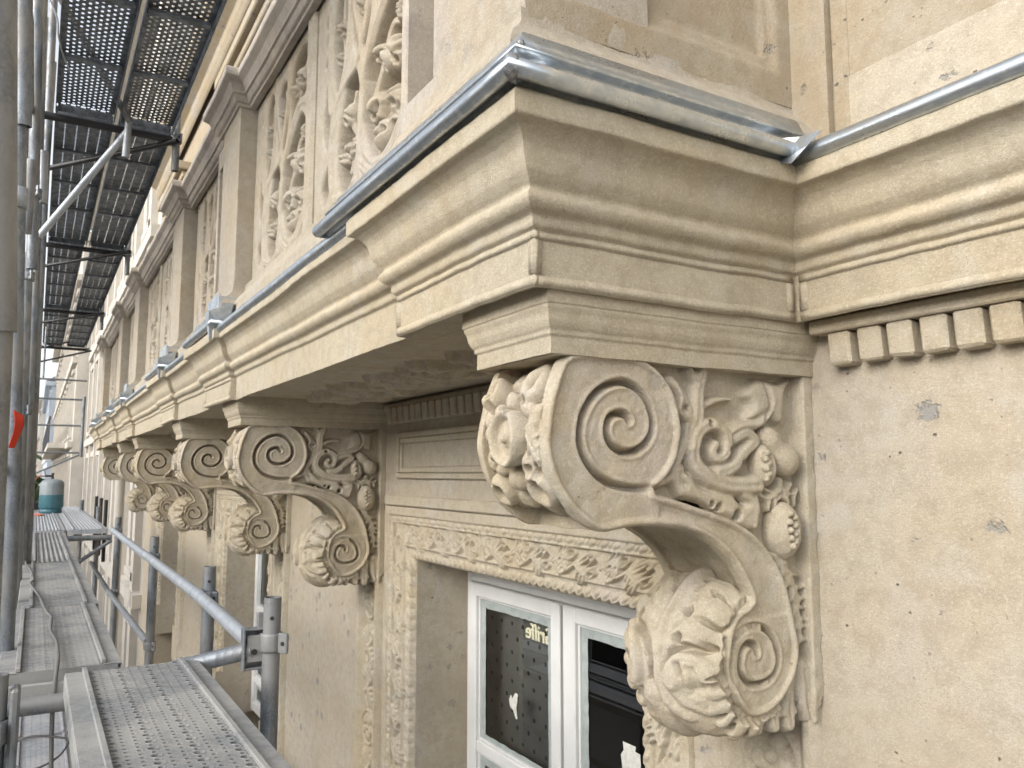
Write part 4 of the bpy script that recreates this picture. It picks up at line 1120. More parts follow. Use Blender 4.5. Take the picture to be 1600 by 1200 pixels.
# ------------------------------------------------------------------ upper wall, its pilaster and window dressings
wallu = []
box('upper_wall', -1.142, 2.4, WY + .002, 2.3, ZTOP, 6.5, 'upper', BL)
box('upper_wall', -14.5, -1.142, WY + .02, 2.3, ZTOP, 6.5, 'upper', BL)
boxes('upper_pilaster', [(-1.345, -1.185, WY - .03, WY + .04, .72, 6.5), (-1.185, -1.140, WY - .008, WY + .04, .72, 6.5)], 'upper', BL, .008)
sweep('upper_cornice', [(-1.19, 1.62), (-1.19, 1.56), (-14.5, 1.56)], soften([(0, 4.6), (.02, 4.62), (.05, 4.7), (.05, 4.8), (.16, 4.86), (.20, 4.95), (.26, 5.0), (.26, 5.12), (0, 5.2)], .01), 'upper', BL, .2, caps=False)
for m in range(3):
    o = -PITCH * m; xa, xb = -1.95 + o, -3.75 + o
    u = boxes('upper_surround', [(xa - .30, xa, WY - .08, WY + .05, .95, 3.5), (xb, xb + .30, WY - .08, WY + .05, .95, 3.5), (xb - .05, xa + .05, WY - .10, WY + .05, 3.5, 3.62), (xb, xa, WY - .07, WY + .05, 3.62, 3.86), (xb - .08, xa + .08, WY - .16, WY + .05, 3.86, 3.95), (xb - .14, xa + .14, WY - .22, WY + .05, 3.95, 4.06),
        (xa - .24, xa - .06, WY - .10, WY - .07, 1.1, 3.3), (xb + .06, xb + .24, WY - .10, WY - .07, 1.1, 3.3)], 'upper', BL, .012)
    box('upper_pane', xb + .36, xa - .36, WY + .0, WY + .03, 1.0, 3.44, 'glass', u); 
    boxes('upper_frame', [(xb + .30, xb + .38, WY - .02, WY + .03, .98, 3.5), (xa - .38, xa - .30, WY - .02, WY + .03, .98, 3.5), ((xa + xb) / 2 - .05, (xa + xb) / 2 + .05, WY - .02, WY + .03, .98, 3.5)], 'paint', u)
    boxes('upper_beads', [(xb + .06 + .09 * i, xb + .06 + .09 * i + .055, WY - .085, WY - .065, 3.66, 3.82) for i in range(19)], 'stone', u, .012)
    for xx in ((xb - .01,) if m == 0 else ()):
        k = obj('scroll_bracket', BODY_ME, 'stone', BL); k.scale = (.62, .62, 1.15); k.location = (xx, WY - 1.6 * .62 + .01, 3.58)
        obj('acanthus_leaf', LEAF_ME, 'stone', k)

# ------------------------------------------------------------------ zinc gutters and flashings
def roll(d, z, r, n=22, a0=110, a1=-190):
    return [(d + r * math.cos(R(a0 + (a1 - a0) * i / n)), z + r * math.sin(R(a0 + (a1 - a0) * i / n))) for i in range(n + 1)]
def gutter(name, path, prof, label, group, **k):
    o = sweep(name, path, prof, 'zinc', None, .08, .35, caps=False)
    m = o.modifiers.new('sheet', 'SOLIDIFY'); m.thickness = .0018
    return tag(o, label, 'gutter', group)
# the long piece round the nearest break: half-round front, trough, and an upstand lapped over it
G1 = [(.064, .798), (.076, .772), (.084, .756), (.100, .749), (.103, .744), (.100, .740), (.088, .739), (.084, .722), (.088, .708), (.103, .702)] + roll(.121, .690, .0175, 20, 150, -165) + [(.098, .673), (.02, .675)]
gp = [(RX[0][0], 1.455), (RX[0][0], YF), (-2.215, YF)]
GU = gutter('zinc_gutter', gp, G1, 'long bright zinc gutter turning the nearest corner of the cornice', 'zinc gutters on the cornice')
me = lathe('solder_joint', [(0, -.022), (.010, -.020), (.0165, -.010), (.017, .006), (.011, .018), (0, .020)], 'solder', GU, (RX[0][0] + .121, YF - .121, .692), seg=12)
for (x, y, z, r) in ((.076, -.076, .766, .008), (.088, -.088, .748, .009)):
    lathe('solder_drop', [(0, -r), (r, -r * .4), (r * .9, r * .6), (0, r)], 'solder', GU, (RX[0][0] + x, YF + y, z), seg=9)
# end cap plate of the long piece
bm = bmesh.new(); vs = [bm.verts.new((-2.2155, YF - d, z)) for d, z in [(.02, .676)] + [(.121 + .018 * math.cos(R(a)), .690 + .018 * math.sin(R(a))) for a in range(-100, 91, 19)] + [(.09, .712), (.05, .69)]]; bm.faces.new(vs)
bm_obj('end_cap', bm, 'zinc', GU)
# pieces along the main fascia
G2 = [(.045, .712), (.06, .695), (.084, .688)] + roll(.100, .668, .021, 18, 120, -170) + [(.07, .640), (.02, .642)]
def main_piece(xa, xb, label):
    return gutter('zinc_gutter', [(xa, YM), (xb, YM)], G2, label, 'zinc gutters on the cornice')
main_piece(-1.93, -4.10, 'zinc gutter length tucked under the open end of the corner gutter, second bracket ahead')
lathe('joint_clip', [(.0235, -.012), (.0235, .012)], 'black', None, (-3.90, YM - .100, .668), 'X', 18).parent = bpy.data.objects['zinc_gutter.001']
names = ['zinc gutter length between the second and third bracket of the cornice', 'zinc gutter length between the third and fourth bracket of the cornice', 'zinc gutter length between the fourth and fifth bracket of the cornice', 'zinc gutter length between the fifth and sixth bracket of the cornice']
for i in range(1, 5): main_piece(RX[i][1] + .06, RX[i + 1][0] - .10, names[i - 1])
ordn = ['second', 'third', 'fourth', 'fifth', 'farthest']
for i, (a, b) in enumerate(RX[1:]):
    o = sweep('zinc_flashing', [(a, YM + .02), (a, YF), (b - .03, YF)], [(.062, .80), (.072, .752), (.080, .75), (.080, .715), (.10, .712)] + roll(.108, .694, .020, 16, 120, -170) + [(.07, .668), (.02, .67)], 'zinc', None, .08, .5, caps=False)
    m = o.modifiers.new('sheet', 'SOLIDIFY'); m.thickness = .0018
    tag(o, 'bright zinc flashing boxed round the foot of the %s balustrade pier' % ordn[i], 'flashing', 'zinc flashings at the piers')
    bm = bmesh.new(); vs = [bm.verts.new(p) for p in ((a + .10, YF - .13, .745), (a + .02, YF - .135, .745), (a + .05, YF - .115, .615))]; bm.faces.new(vs)
    vs2 = [bm.verts.new(p) for p in ((a + .10, YF - .13, .745), (a + .10, YF - .02, .80), (a + .02, YF - .02, .80), (a + .02, YF - .135, .745))]; bm.faces.new(vs2)
    vs3 = [bm.verts.new(p) for p in ((a + .10, YF - .13, .745), (a + .05, YF - .115, .615), (a + .085, YF - .04, .66), (a + .10, YF - .02, .80))]; bm.faces.new(vs3)
    e = bm_obj('corner_fold', bm, 'zinc', o); mm = e.modifiers.new('sheet', 'SOLIDIFY'); mm.thickness = .0015
    bm = bmesh.new(); add_box(bm, a - .30, a + .005, YF - .07, YF - .066, .752, .86); add_box(bm, a + .001, a + .006, YF - .066, YF + .05, .752, .845)
    bm_obj('upstand', bm, 'zinc', o)
GR = [(.05, .715), (.075, .705)] + roll(.104, .684, .0195, 20, 120, -170) + [(.08, .660), (.02, .660)]
gutter('zinc_gutter', [(2.4, 1.50), (RX[0][0] + .10, 1.50)], GR, 'zinc gutter on the right, running along the foot of the plain upper wall', 'zinc gutters on the cornice')
bm = bmesh.new()
x0, y0 = RX[0][0] + .118, 1.382
vs = [bm.verts.new(p) for p in ((x0 - .035, y0 - .03, .725), (x0 + .02, y0 - .012, .714), (x0 + .07, y0 - .006, .712), (x0 + .045, y0 - .022, .682), (x0 + .01, y0 - .030, .655), (x0 - .02, y0 - .035, .664))]
bm.faces.new(vs); e = bm_obj('zinc_valley', bm, 'zinc'); mm = e.modifiers.new('sheet', 'SOLIDIFY'); mm.thickness = .002
tag(e, 'folded zinc tongue in the inner corner joining two gutters', 'flashing')

# ------------------------------------------------------------------ scaffold
TR_ = .0242
SC = thing('scaffold', 'galvanised tube scaffold standing in front of the stone facade, with couplers and guard rails', 'scaffold')
def coupler(x, y, z, parent=SC, big=False, ang=0.):
    h = .05 if big else .042
    c = lathe('coupler', [(TR_ + .001, -h / 2), (TR_ + .006, -h / 2), (TR_ + .008, -h / 2 + .006), (TR_ + .006, 0), (TR_ + .008, h / 2 - .006), (TR_ + .006, h / 2), (TR_ + .001, h / 2)], 'galv', parent, (x, y, z), 'Z', 20)
    for s in (-1, 1):
        bm = bmesh.new(); w = .034
        a = TR_ + .004
        add_box(bm, a if s > 0 else -a - w, a + w if s > 0 else -a, -.006, .006, -h * .55, h * .55, .003)
        bmesh.ops.rotate(bm, verts=bm.verts, cent=(0, 0, 0), matrix=Matrix.Rotation(ang, 3, 'Z')); bmesh.ops.translate(bm, verts=bm.verts, vec=(x, y, z))
        bm_obj('lug', bm, 'galv', c)
        d = Vector((s * (a + w * .6), -.0068, 0)); d.rotate(Matrix.Rotation(ang, 3, 'Z'))
        bm = bmesh.new(); bmesh.ops.create_cone(bm, cap_ends=True, segments=8, radius1=.006, radius2=.006, depth=.004, matrix=Matrix.Translation((x + d.x, y + d.y, z)) @ Matrix.Rotation(ang, 4, 'Z') @ Matrix.Rotation(R(90), 4, 'X'))
        bm_obj('bolt', bm, 'black', c)
    return c
def T(name, a, b, r=TR_, mat='galv', seg=18): return tube(name, a, b, r, mat, SC, seg)

# inner posts beside the facade
IP = [(-2.345, .60), (-3.30, .60), (-4.96, .60), (-7.25, .60), (-9.6, .60), (-12.0, .55)]
AX = R(31)
for i, (x, y) in enumerate(IP):
    zt = -.36 if i else -.352
    T('post', (x, y, GZ), (x, y, zt), seg=24 if i < 2 else 14)
    if i < 4:
        coupler(x, y, -.475, big=i == 0, ang=AX if i == 0 else R(20))
        if i: coupler(x, y, -.955, ang=R(20))
    # pin hole near the top
    v = Vector((-x, -y, 0)).normalized()
    bm = bmesh.new(); bmesh.ops.create_cone(bm, cap_ends=True, segments=10, radius1=.006, radius2=.006, depth=.003, matrix=Matrix.Translation((x + v.x * (TR_ - .0006), y + v.y * (TR_ - .0006), zt - .055)) @ v.to_track_quat('Z', 'Y').to_matrix().to_4x4())
    bm_obj('pin_hole', bm, 'black', SC)
# rail on the inner posts
for i in range(3):
    a, b = IP[i], IP[i + 1]
    T('guard_rail', (a[0] - (.03 if i == 0 else 0), a[1] - .048, -.478 if i == 0 else -.458), (b[0], b[1] - .046, -.458), .0222, 'galv_pale', 20)
T('guard_rail', (-4.97, .60, -.955), (-7.25, .555, -.945), .019, 'galv_pale'); T('guard_rail', (-7.25, .555, -.945), (-9.6, .555, -.94), .019, 'galv')
# rail-end bracket on the nearest post
br = box('rail_bracket', -2.392, -2.384, .528, .590, -.545, -.440, 'galv', SC, .003)
boxes('bracket_cheek', [(-2.384, -2.350, .524, .531, -.550, -.435), (-2.384, -2.350, .587, .594, -.550, -.435), (-2.384, -2.352, .531, .587, -.442, -.436), (-2.384, -2.352, .531, .587, -.549, -.543)], 'galv', br, .002)
box('bracket_plate', -2.362, -2.356, .536, .582, -.53, -.455, 'deck', br, .003)
bm = bmesh.new(); bmesh.ops.create_cone(bm, cap_ends=True, segments=10, radius1=.008, radius2=.008, depth=.006, matrix=Matrix.Translation((-2.3535, .556, -.50)) @ Matrix.Rotation(R(90), 4, 'Y')); bm_obj('bolt', bm, 'black', br)
box('wedge', -2.372, -2.362, .565, .585, -.445, -.395, 'galv', br, .002)
# transom under the near plank and its neighbours
for x, z, y0, y1 in ((-2.42, -.585, -.06, .40), (-3.62, -.585, -.06, .235), (-5.42, -.585, -.06, .24), (-8.06, -.575, -.06, .62), (-10.7, -.575, -.06, .62), (-13.3, -.575, -.06, .62)):
    T('transom', (x, y0, z), (x, y1, z), TR_ if x < -2.5 else .0235)
T('transom', (-2.47, .36, -.548), (-2.372, .555, -.497), .0235, 'galv', 22)
box('ledger_plate', -2.44, -2.425, -.03, .17, -.60, -.535, 'deck', SC, .003)
T('console_brace', (-8.06, .62, -.60), (-8.06, .10, -.98), .017); T('console_brace', (-10.7, .62, -.60), (-10.7, .10, -.98), .017)
for x in (-9.2, -9.9, -10.7): T('short_post', (x, .64, -.9), (x, .64, -.28), .018, 'black', 10)
# outer standards: the near pair with their spigots, the rest behind them slightly out of plumb
T('standard', (-1.178, -.053, .175), (-1.05, -.130, 1.55), seg=28); T('spigot', (-1.40, .06, GZ), (-1.177, -.052, .19), .0185, seg=24)
T('standard', (-2.671, -.089, 1.011), (-2.50, -.175, 2.75), seg=22); T('spigot', (-2.771, -.054, 0.0), (-2.674, -.097, 1.03), .0195, 'galv', 20)
T('spigot', (-3.1, .06, GZ), (-2.771, -.054, 0.01), .0205, seg=20)
lathe('sleeve', [(.020, -.03), (.0255, -.03), (.0255, .03), (.020, .03)], 'galv_pale', SC, (-2.695, -.088, .80), seg=20)
for a_, b_, r in (((-4.131, -.064, .91), (-4.002, -.12, 2.4), .0235), ((-4.745, -.079, 1.60), (-4.652, -.111, 2.7), .0235), ((-5.75, .05, GZ), (-5.112, -.086, 2.6), .0242), ((-5.40, -.01, -.6), (-5.061, -.064, 2.9), .0215),
                 ((-4.2, .06, GZ), (-3.728, -.124, .682), .0242), ((-5.1, .09, GZ), (-4.477, -.09, 1.064), .0242), ((-3.786, -.089, .979), (-3.744, -.084, 1.281), .021)):
    T('standard', a_, b_, r, seg=16)
for x, y, z in ((-4.10, -.075, 1.25), (-3.74, -.118, .56), (-4.49, -.085, .95), (-5.27, -.075, 1.18), (-3.79, -.09, -.02), (-4.56, -.06, .30), (-5.40, -.035, -.02), (-3.83, -.07, -.42)): coupler(x, y, z, ang=R(15))
for x, y in ((-7.4, -.06), (-10.0, -.06), (-12.4, -.07)):
    T('standard', (x, y, GZ), (x, y, 3.4 if x > -8 else 2.4), seg=14)
    for z in (.02, .52, 1.6, -.52): coupler(x, y, z, ang=R(15))
T('standard', (-2.13, -.045, GZ), (-2.13, -.045, -.44), .021, seg=20); coupler(-2.13, -.045, -.56, big=True, ang=R(10))
box('coupler_cheek', -2.165, -2.10, -.02, .0, -.66, -.47, 'galv', SC, .006)
T('short_tube', (-4.193, -.042, 1.236), (-4.167, -.05, 1.477), .0215, 'galv_pale', 16)
# ledgers and toe rails on the street side
for z, x0, x1, r in ((.50, -2.7, -13.5, .017), (.02, -2.7, -13.5, .017), (1.62, -3.2, -13.5, .02), (-.56, -2.0, -13.5, .02)):
    T('ledger', (x0, -.115, z), (x1, -.115, z), r, 'galv', 12)
# braces under the upper lift
box_b = tube('brace', (-4.35, -.14, 2.53), (-4.698, .34, 1.917), .024, 'galv', SC, 4)
T('brace', (-4.735, .335, 1.875), (-5.05, -.055, 1.30), .0195, 'galv_pale', 16)
T('short_tube', (-4.76, .332, 1.735), (-4.72, .336, 1.93), .0195, 'galv_pale', 16)
for x in (-5.05, -7.75, -10.9):
    T('brace', (x - .45, -.05, 1.84), (x + .25, .60, 1.90), .016, 'black', 8)
for x in (-3.0, -4.86, -7.72, -10.92, -14.2):
    T('transom', (x, -.10, 1.925), (x, .62, 1.925), .022, 'black', 12); coupler(x, .60, 1.93, ang=R(20))
for x in (-4.86, -7.72, -10.92): T('hanger', (x, .60, 1.74), (x, .60, 2.10), .021, 'galv', 12)
# guard frame across the far end
for z, y1 in ((1.21, .53), (.955, .49), (.61, .49), (.255, .49)): T('end_rail', (-12.0, -.06, z), (-12.0, y1, z), .013, 'galv', 10)
T('end_post', (-12.0, .505, .20), (-12.0, .505, 1.0), .021, 'galv', 12); T('end_brace', (-12.0, -.04, -.03), (-12.0, .50, .235), .012, 'galv', 8)
T('end_brace', (-12.0, -.06, 1.42), (-12.0, .56, 1.62), .012, 'black', 8); T('end_brace', (-12.0, -.06, 1.60), (-12.0, .30, 1.72), .012, 'black', 8)
T('end_post', (-12.0, .02, 1.2), (-12.0, .02, 1.9), .012, 'galv', 8)

# ------------------------------------------------------------------ planks
def perf(X0, nx, dx, Y0, ny, dy, hole, z, depth=.012, rings='full', stag=0):
    """a sheet of nx by ny cells, each with a pressed hole; hole(i, j) -> (r along x, r along y, lip height)"""
    a = [-1, -1 / 3, 1 / 3, 1]
    per = [(-1, t) for t in a[:3]] + [(t, 1) for t in a[:3]] + [(1, -t) for t in a[:3]] + [(-t, -1) for t in a[:3]]
    per = np.array(per); ang = np.arctan2(per[:, 1], per[:, 0]); cir = np.stack([np.cos(ang), np.sin(ang)], 1)
    I, J = np.meshgrid(np.arange(nx), np.arange(ny), indexing='ij'); I = I.ravel(); J = J.ravel()
    cx = X0 - (I + .5 + stag * (J % 2) * .5) * dx; cy = Y0 + (J + .5) * dy
    h = np.array([hole(i, j) for i, j in zip(I, J)])
    rx, ry, lip = h.T
    R_ = [(None, 0.)]
    if rings == 'full': R_ += [(1.55, .0), (1.15, 1.), (1.0, .75), (.97, -9)]
    elif rings == 'mid': R_ += [(1.0, 0.), (.97, -9)]
    else: R_ += [(1.0, 0.)]
    V = np.zeros((len(I), len(R_), 12, 3))
    for k, (f, hz) in enumerate(R_):
        if f is None: V[:, k, :, 0] = cx[:, None] + per[:, 0] * dx / 2; V[:, k, :, 1] = cy[:, None] + per[:, 1] * dy / 2; V[:, k, :, 2] = z
        else:
            fx = np.minimum(rx * f, dx * .49); fy = np.minimum(ry * f, dy * .49)
            V[:, k, :, 0] = cx[:, None] + cir[:, 0] * fx[:, None]; V[:, k, :, 1] = cy[:, None] + cir[:, 1] * fy[:, None]
            V[:, k, :, 2] = (z + (hz * lip if hz > -1 else -depth + 0 * lip))[:, None]
    nr = len(R_); Q = []
    for k in range(nr - 1):
        for j in range(12):
            q = (j + 1) % 12; Q.append((k * 12 + j, (k + 1) * 12 + j, (k + 1) * 12 + q, k * 12 + q))
    Q = np.array(Q)[None] + (np.arange(len(I)) * nr * 12)[:, None, None]
    return mesh_np('deck_sheet', V.reshape(-1, 3), Q.reshape(-1, 4), False)

def plank(label, xa, xb, y0, y1, z, me, mat, ribs=True, group='scaffold planks', rail=.045, skirt=.05, under=0):
    p = thing('scaffold_plank', label, 'plank', group)
    if me is not None: obj('deck_sheet', me, mat, p)
    for s, (a, b) in ((-1, (y0, y0 + rail)), (1, (y1 - rail, y1))):
        L = [(xb, xa, a, b, z - .004, z + .001)]
        e = a if s < 0 else b
        L.append((xb, xa, e - .0015 if s < 0 else e - .003, e + .003 if s < 0 else e + .0015, z - skirt, z - .0045))
        i = b if s < 0 else a
        if ribs: L.append((xb + .002, xa - .002, i - .006, i + .006, z + .0012, z + .012))
        boxes('side_rail', L, mat, p, .0015)
    boxes('end_plate', [(xa - .003, xa, y0 + .01, y1 - .01, z - skirt * .8, z - .001)], mat, p); boxes('end_plate', [(xb, xb + .003, y0 + .01, y1 - .01, z - skirt * .8, z - .001)], mat, p)
    if under:
        n = int((xa - xb) / under)
        for i in range(1, n): box('stiffener', xa - i * under - .02, xa - i * under + .02, y0 + .01, y1 - .01, z - .032, z - .014, mat, p, .003)
    return p
def sheet(xa, xb, ya, yb, z, nc, dx, hole, rings='full', depth=.012, stag=0):
    n = int((xa - xb) / dx); return perf(xa, n, (xa - xb) / (n + .5 * stag), ya, nc, (yb - ya) / nc, hole, z, depth, rings, stag)
rs = random.Random(5)
big = lambda i, j: ((.0092, .0104, .0009) if j % 3 == 0 else (.0046, .0052, .0005)) if (i + j) % 2 == 0 or j % 3 else (.0054, .0060, .0006)
plank('near grey perforated plank with large dished holes, reaching the bottom of the photo', -.55, -2.44, .095, .42, -.52, sheet(-.55, -2.44, .14, .375, -.5205, 10, .0225, big, depth=.02), 'deck')
second = lambda i, j: (.006, .0074, .001) if j % 4 == 0 else (.0030, .0042, .0006)
plank('dusty perforated plank just beyond the near plank, crossed by a grey cable', -2.47, -3.60, -.055, .232, -.512, sheet(-2.47, -3.60, -.015, .190, -.5125, 13, .0235, second, depth=.02), 'deck')
plank('dusty flat plank with worn fine holes, third along the walkway', -3.63, -5.40, -.03, .245, -.515, sheet(-3.63, -5.40, .0, .215, -.5155, 12, .026, lambda i, j: (.0024, .0034, .0006), 'mid'), 'deck')
def ribbed(xa, xb, ya, yb, z, n=9):
    ys = np.linspace(ya, yb, n * 8 + 1); zz = z - .006 * np.clip(np.sin((ys - ya) / (yb - ya) * n * 2 * PI) * 2, -1, 1)
    xs = np.linspace(xa, xb, 12); X, Y = np.meshgrid(xs, ys, indexing='ij'); V = np.stack([X, Y, np.broadcast_to(zz, X.shape)], -1).reshape(-1, 3)
    return mesh_np('deck_sheet', V, grid_quads(len(xs), len(ys)), False)
plank('dark ribbed plank, fourth along the walkway, below the wide far deck', -5.43, -8.02, -.02, .245, -.515, ribbed(-5.43, -8.02, .02, .205, -.518, 7), 'deck')
plank('ribbed plank carrying the gas bottle on the wide far deck', -8.06, -13.5, -.05, .255, -.50, ribbed(-8.06, -13.5, -.02, .225, -.503, 9), 'deck_low')
plank('pale ribbed plank on the facade side of the wide far deck', -8.06, -13.5, .27, .585, -.50, ribbed(-8.06, -13.5, .30, .555, -.503, 9), 'deck_low')
# lower lift
LOWZ = -1.5
fine = lambda i, j: (.0038, .0055, .0012)
plank('pale perforated plank of the lower lift, seen down at the bottom left corner', -.9, -5.45, -.04, .27, LOWZ, sheet(-.9, -5.45, 0, .23, LOWZ - .0005, 9, .026, fine, 'mid'), 'deck_low')
plank('pale plank of the lower lift beyond the seam, under the hanging wire loop', -5.50, -8.6, -.04, .27, LOWZ, sheet(-5.50, -8.6, 0, .23, LOWZ - .0005, 5, .04, lambda i, j: (.006, .006, .001), 'mid'), 'deck_low')
plank('lower lift plank on the facade side, mostly hidden under the near plank', -.9, -5.45, .29, .60, LOWZ, sheet(-.9, -5.45, .33, .56, LOWZ - .0005, 5, .05, lambda i, j: (.006, .007, .001), 'mid'), 'deck_low')
plank('lower lift plank on the facade side beyond the seam', -5.50, -8.6, .29, .60, LOWZ, ribbed(-5.50, -8.6, .33, .56, LOWZ, 6), 'deck_low')
for x in (-1.0, -5.47, -8.6): T('transom', (x, -.06, LOWZ - .065), (x, .62, LOWZ - .065))
# upper lift seen from below
UZ = 2.0
dense = lambda i, j: (.0086, .0066, 0)
slot = lambda i, j: (.0042, .0036, 0)
ul = [('perforated upper plank on the street side, full of round holes, overhead', 'perforated upper plank on the facade side, full of round holes, overhead', -2.35, -4.84, 'd'),
      ('upper plank with four rows of pinholes on the street side, beyond the perforated one', 'upper plank with four rows of pinholes on the facade side, beyond the perforated one', -4.88, -7.70, 's'),
      ('third upper plank overhead on the street side, at the bright gap', 'third upper plank overhead on the facade side, at the bright gap', -7.74, -10.90, 's'),
      ('farthest upper plank overhead on the street side', 'farthest upper plank overhead on the facade side', -10.94, -14.2, 's')]
for la, lb, xa, xb, kind in ul:
    gap = .012 if xa > -7 else .03
    for lab, y0, y1 in ((la, -.015, .283 - gap), (lb, .283 + gap, .575)):
        if kind == 'd': me = sheet(xa, xb, y0 + .022, y1 - .022, UZ, 10, .040, dense, 'low', stag=1)
        else: me = sheet(xa, xb, y0 + .022, y1 - .022, UZ, 4, .024, slot, 'low')
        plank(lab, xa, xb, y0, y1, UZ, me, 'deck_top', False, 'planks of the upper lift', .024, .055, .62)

# ------------------------------------------------------------------ small things on the scaffold
z = -.505
o = wire('power_cable', [(-5.9, -.01, -.500), (-5.25, -.018, -.497), (-4.85, .010, -.503), (-4.46, .020, -.504), (-4.30, .010, -.504), (-3.87, .042, -.504), (-3.55, .055, -.500), (-3.36, .066, -.500), (-3.26, .076, -.500), (-3.0, .070, -.500), (-2.80, .082, -.500), (-2.60, .082, -.500), (-2.47, .078, -.497), (-2.43, .075, -.52), (-2.42, .072, -.62), (-2.40, .078, -.85), (-2.36, .07, -1.15), (-2.30, .09, -1.40), (-2.2, .12, -1.490), (-1.9, .14, -1.492)], .0055, 'rubber', None, 8, 7)
tag(o, 'grey cable snaking over the planks and hanging down at the left', 'cable')
o = wire('wire_loop', [(-2.40, .10, -.60), (-2.44, .115, -.68), (-2.42, .09, -.72), (-2.40, .03, -.735), (-2.42, -.012, -.715), (-2.44, -.010, -.68), (-2.42, .03, -.66), (-2.40, .10, -.67), (-2.39, .13, -.685)], .0028, 'rubber', None, 6, 7)
tag(o, 'thin grey wire loop hanging below the crossing tube at bottom left', 'wire')
o = wire('tie_wire', [(-3.85, -.075, 2.08), (-3.88, -.03, 1.99), (-3.92, -.02, 1.93), (-4.02, .0, 1.90), (-4.10, .035, 1.86)], .004, 'galv_pale', None, 6, 6)
tag(o, 'bent pale tie wire dangling at the top left beside the diagonal brace', 'wire')
# red streamer tied to the second standard
P = Pad(0, .105, 0, .034, .004)
o = relief('warning_tag', P, lambda X, Y, H: (-2.572 - .010 * Y / .034 + .004 * np.sin(X * 60), -.062 + Y * (.8 - 3.5 * X) + .006 * np.sin(X * 40), .170 - X * (1 - .3 * 0) - Y * .45 * np.clip(1 - X / .05, 0, 1)), 'red', amp=0)
mm = o.modifiers.new('sheet', 'SOLIDIFY'); mm.thickness = .001
tag(o, 'bright red plastic tag tied to a scaffold tube on the left', 'tag')
# gas bottle
GX, GYY, GB = -11.5, .19, -.50
g = thing('gas_bottle', 'grey and teal gas bottle standing on the far scaffold deck', 'gas bottle', loc=(GX, GYY, GB))
lathe('foot_ring', [(.112, 0), (.120, 0), (.120, .05), (.112, .05)], 'gas_blue', g, seg=28)
lathe('lower_shell', [(0, .03), (.09, .035), (.128, .06), (.134, .08), (.134, .225)], 'gas_blue', g, seg=32)
lathe('upper_shell', [(.134, .225), (.134, .34), (.128, .37), (.108, .398), (.06, .415), (.025, .420), (0, .420)], 'gas_grey', g, seg=32)
v = lathe('valve', [(0, .418), (.018, .42), (.018, .44), (.010, .445), (.010, .47), (.016, .472), (.016, .492), (0, .494)], 'black', g, seg=12)
bm = bmesh.new(); bmesh.ops.create_cone(bm, cap_ends=True, segments=10, radius1=.013, radius2=.013, depth=.07, matrix=Matrix.Translation((.0, -.045, .455)) @ Matrix.Rotation(R(90), 4, 'X')); bm_obj('regulator', bm, 'black', v)
o = wire('gas_hose', [(GX, GYY - .08, GB + .455), (GX + .02, GYY - .16, GB + .44), (GX + .05, GYY - .22, GB + .33), (GX + .1, GYY - .26, GB + .20), (GX + .2, GYY - .265, GB + .06), (GX + .5, GYY - .22, GB + .012), (GX + .8, GYY - .13, GB + .012), (GX + .65, GYY - .08, GB + .012), (GX + .4, GYY - .17, GB + .012)], .008, 'orange', None, 8, 7)
tag(o, 'orange rubber hose curling from the gas bottle down to the planks', 'hose')
t = thing('tool_case', 'small black tool case on the far deck left of the gas bottle', 'case', loc=(-12.6, .02, -.495))
box('case_body', -.10, .10, -.075, .075, 0, .10, 'black', t, .01); box('case_handle', -.04, .04, -.01, .01, .10, .125, 'black', t, .004)

# ------------------------------------------------------------------ street beyond
def house(label, name, x0, x1, yf, ztop, mat, rows, cols, win='dark', roof=None, depth=8, frame='paint', w=1.0, h=1.9, z0=-4.8, dz=3.1, shutters=None, side=False):
    b = thing(name, label, 'building')
    wall = box('wall', x1, x0, yf, yf + depth, GZ, ztop, mat, b)
    for r in range(rows):
        for c in range(cols):
            xc = x0 - (c + .5) * (x0 - x1) / cols; z = z0 + r * dz
            f = boxes('window', [(xc - w / 2 - .1, xc - w / 2, yf - .06, yf + .02, z, z + h), (xc + w / 2, xc + w / 2 + .1, yf - .06, yf + .02, z, z + h), (xc - w / 2 - .15, xc + w / 2 + .15, yf - .10, yf + .02, z + h, z + h + .16), (xc - w / 2 - .15, xc + w / 2 + .15, yf - .12, yf + .02, z - .14, z)], frame, b)
            box('pane', xc - w / 2, xc + w / 2, yf - .008, yf + .02, z, z + h, win, f)
            if shutters:
                for s in (-1, 1): box('shutter', xc + s * (w / 2 + .12), xc + s * (w / 2 + .6), yf - .09, yf - .07, z, z + h, shutters, f)
    for z in [z0 + r * dz - .5 for r in range(1, rows + 1)]: box('string_course', x1, x0, yf - .16, yf + .01, z, z + .22, frame, b)
    box('eaves', x1 - .1, x0 + .1, yf - .45, yf + depth, ztop, ztop + .35, frame if not roof else mat, b)
    if roof:
        bm = bmesh.new(); a, c = yf - .45, yf + depth
        vs = [bm.verts.new(p) for p in ((x0, a, ztop + .36), (x1, a, ztop + .36), (x1, c, ztop + .36), (x0, c, ztop + .36), (x0, (a + c) / 2, ztop + 3), (x1, (a + c) / 2, ztop + 3))]
        for f in ((0, 1, 5, 4), (2, 3, 4, 5), (0, 4, 3), (1, 2, 5), (0, 3, 2, 1)): bm.faces.new([vs[i] for i in f])
        bm_obj('roof', bm, roof, b)
    return b
nb = house('pale neighbouring house adjoining the far end of the stone building', 'town_house', -14.52, -33.0, 1.62, 9.0, 'farstone', 4, 7, frame='farstone', win='board', h=2.2, w=1.1)
for i in range(8): box('pilaster', -15.0 - i * 2.5, -15.4 - i * 2.5, 1.50, 1.63, GZ, 8.9, 'farstone', nb)
tube('downpipe', (-14.75, 1.22, GZ), (-14.75, 1.22, .55), .075, 'farstone', nb, 16)
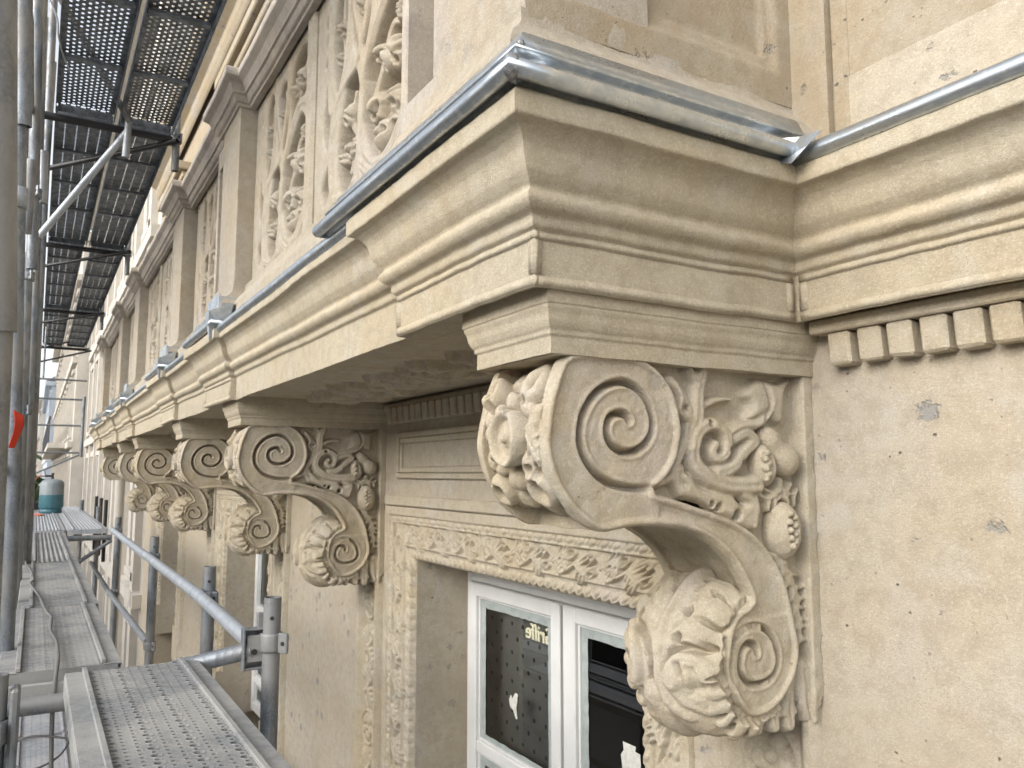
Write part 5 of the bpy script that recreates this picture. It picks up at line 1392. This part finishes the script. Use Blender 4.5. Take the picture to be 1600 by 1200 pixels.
h2 = house('cream house with iron balconies far down the street', 'town_house', -33.2, -72.0, 1.1, 8.6, 'farstone', 4, 13, frame='farstone', win='board', h=2.3)
for r in (1, 2):
    q = box('balcony', -36, -70, .35, 1.12, -4.8 + 3.1 * r - .45, -4.8 + 3.1 * r - .25, 'farstone', h2)
    boxes('railing', [(-36 - i * .34, -36.06 - i * .34, .36, .40, -4.8 + 3.1 * r - .25, -4.8 + 3.1 * r + .7) for i in range(100)] + [(-36, -70, .34, .42, -4.8 + 3.1 * r + .7, -4.8 + 3.1 * r + .78)], 'iron', q)
house('blue grey house with a slate roof near the end of the street', 'town_house', -72.5, -108, .75, 6.8, 'bluegrey', 4, 9, roof='roof', frame='paint', shutters='bluegrey')
house('pale house with a flat roof behind the blue grey one', 'town_house', -108.5, -134, .2, 8.4, 'farstone', 4, 6, frame='farstone')
pk = thing('corner_house', 'pink rendered house closing the end of the street', 'building')
box('wall', -170, -150, -9, 2.0, GZ, 5.2, 'pink', pk)
for r in range(3):
    for c in range(4):
        f = box('window', -150.0, -149.9, -6.8 + c * 2.2, -5.6 + c * 2.2, -4.6 + r * 3.1, -2.6 + r * 3.1, 'paint', pk); box('pane', -149.95, -149.85, -6.7 + c * 2.2, -5.7 + c * 2.2, -4.5 + r * 3.1, -2.7 + r * 3.1, 'board', f)
box('eaves', -170, -149.6, -9.3, 2.2, 5.2, 5.5, 'farstone', pk)
# a street tree in front of the far houses
tr = thing('street_tree', 'small dark green tree at the kerb far down the street', 'tree', loc=(-62, -.4, GZ))
tube('trunk', (0, 0, 0), (0, 0, 3.2), .09, 'wood', tr, 8)
n = 700; C = RNG.normal(size=(n, 3)) * (.55, .55, .8) + (0, 0, 4.0); A = RNG.normal(size=(n, 3)) * .14; B = RNG.normal(size=(n, 3)) * .14
V = np.stack([C - A - B, C + A - B, C + A + B, C - A + B], 1).reshape(-1, 3); obj('crown', mesh_np('crown', V, np.arange(n * 4).reshape(-1, 4), False), 'leafgreen', tr)

# across the street: the dark shopfront whose lit letters show mirrored in the panes
op = thing('opposite_house', 'house across the street with a dark shopfront and lit letters', 'building')
box('wall', -60, 14, -17, -9.0, -2.6, 1.9, 'opp', op)
box('shopfront', -60, 14, -16, -8.92, GZ, -2.605, 'shop', op)
for r in range(1):
    for c in range(14):
        x = -57 + c * 5; f = box('window', x - .75, x + .75, -9.0, -8.94, -1.6 + r * 2.9, .4 + r * 2.9, 'paint', op); box('pane', x - .62, x + .62, -8.95, -8.93, -1.5 + r * 2.9, .3 + r * 2.9, 'board', f)
cu = bpy.data.curves.new('shop_lettering', 'FONT'); cu.body = 'Griffe'; cu.size = .66; cu.extrude = .015
tmp = bpy.data.objects.new('tmp', cu); COL.objects.link(tmp)
dg = bpy.context.evaluated_depsgraph_get(); me = bpy.data.meshes.new_from_object(tmp.evaluated_get(dg)); bpy.data.objects.remove(tmp)
me.materials.clear()
lt = obj('shop_lettering', me, 'sign', op); lt.rotation_euler = (R(90), 0, R(180)); lt.location = (-19.25, -8.88, -4.86)
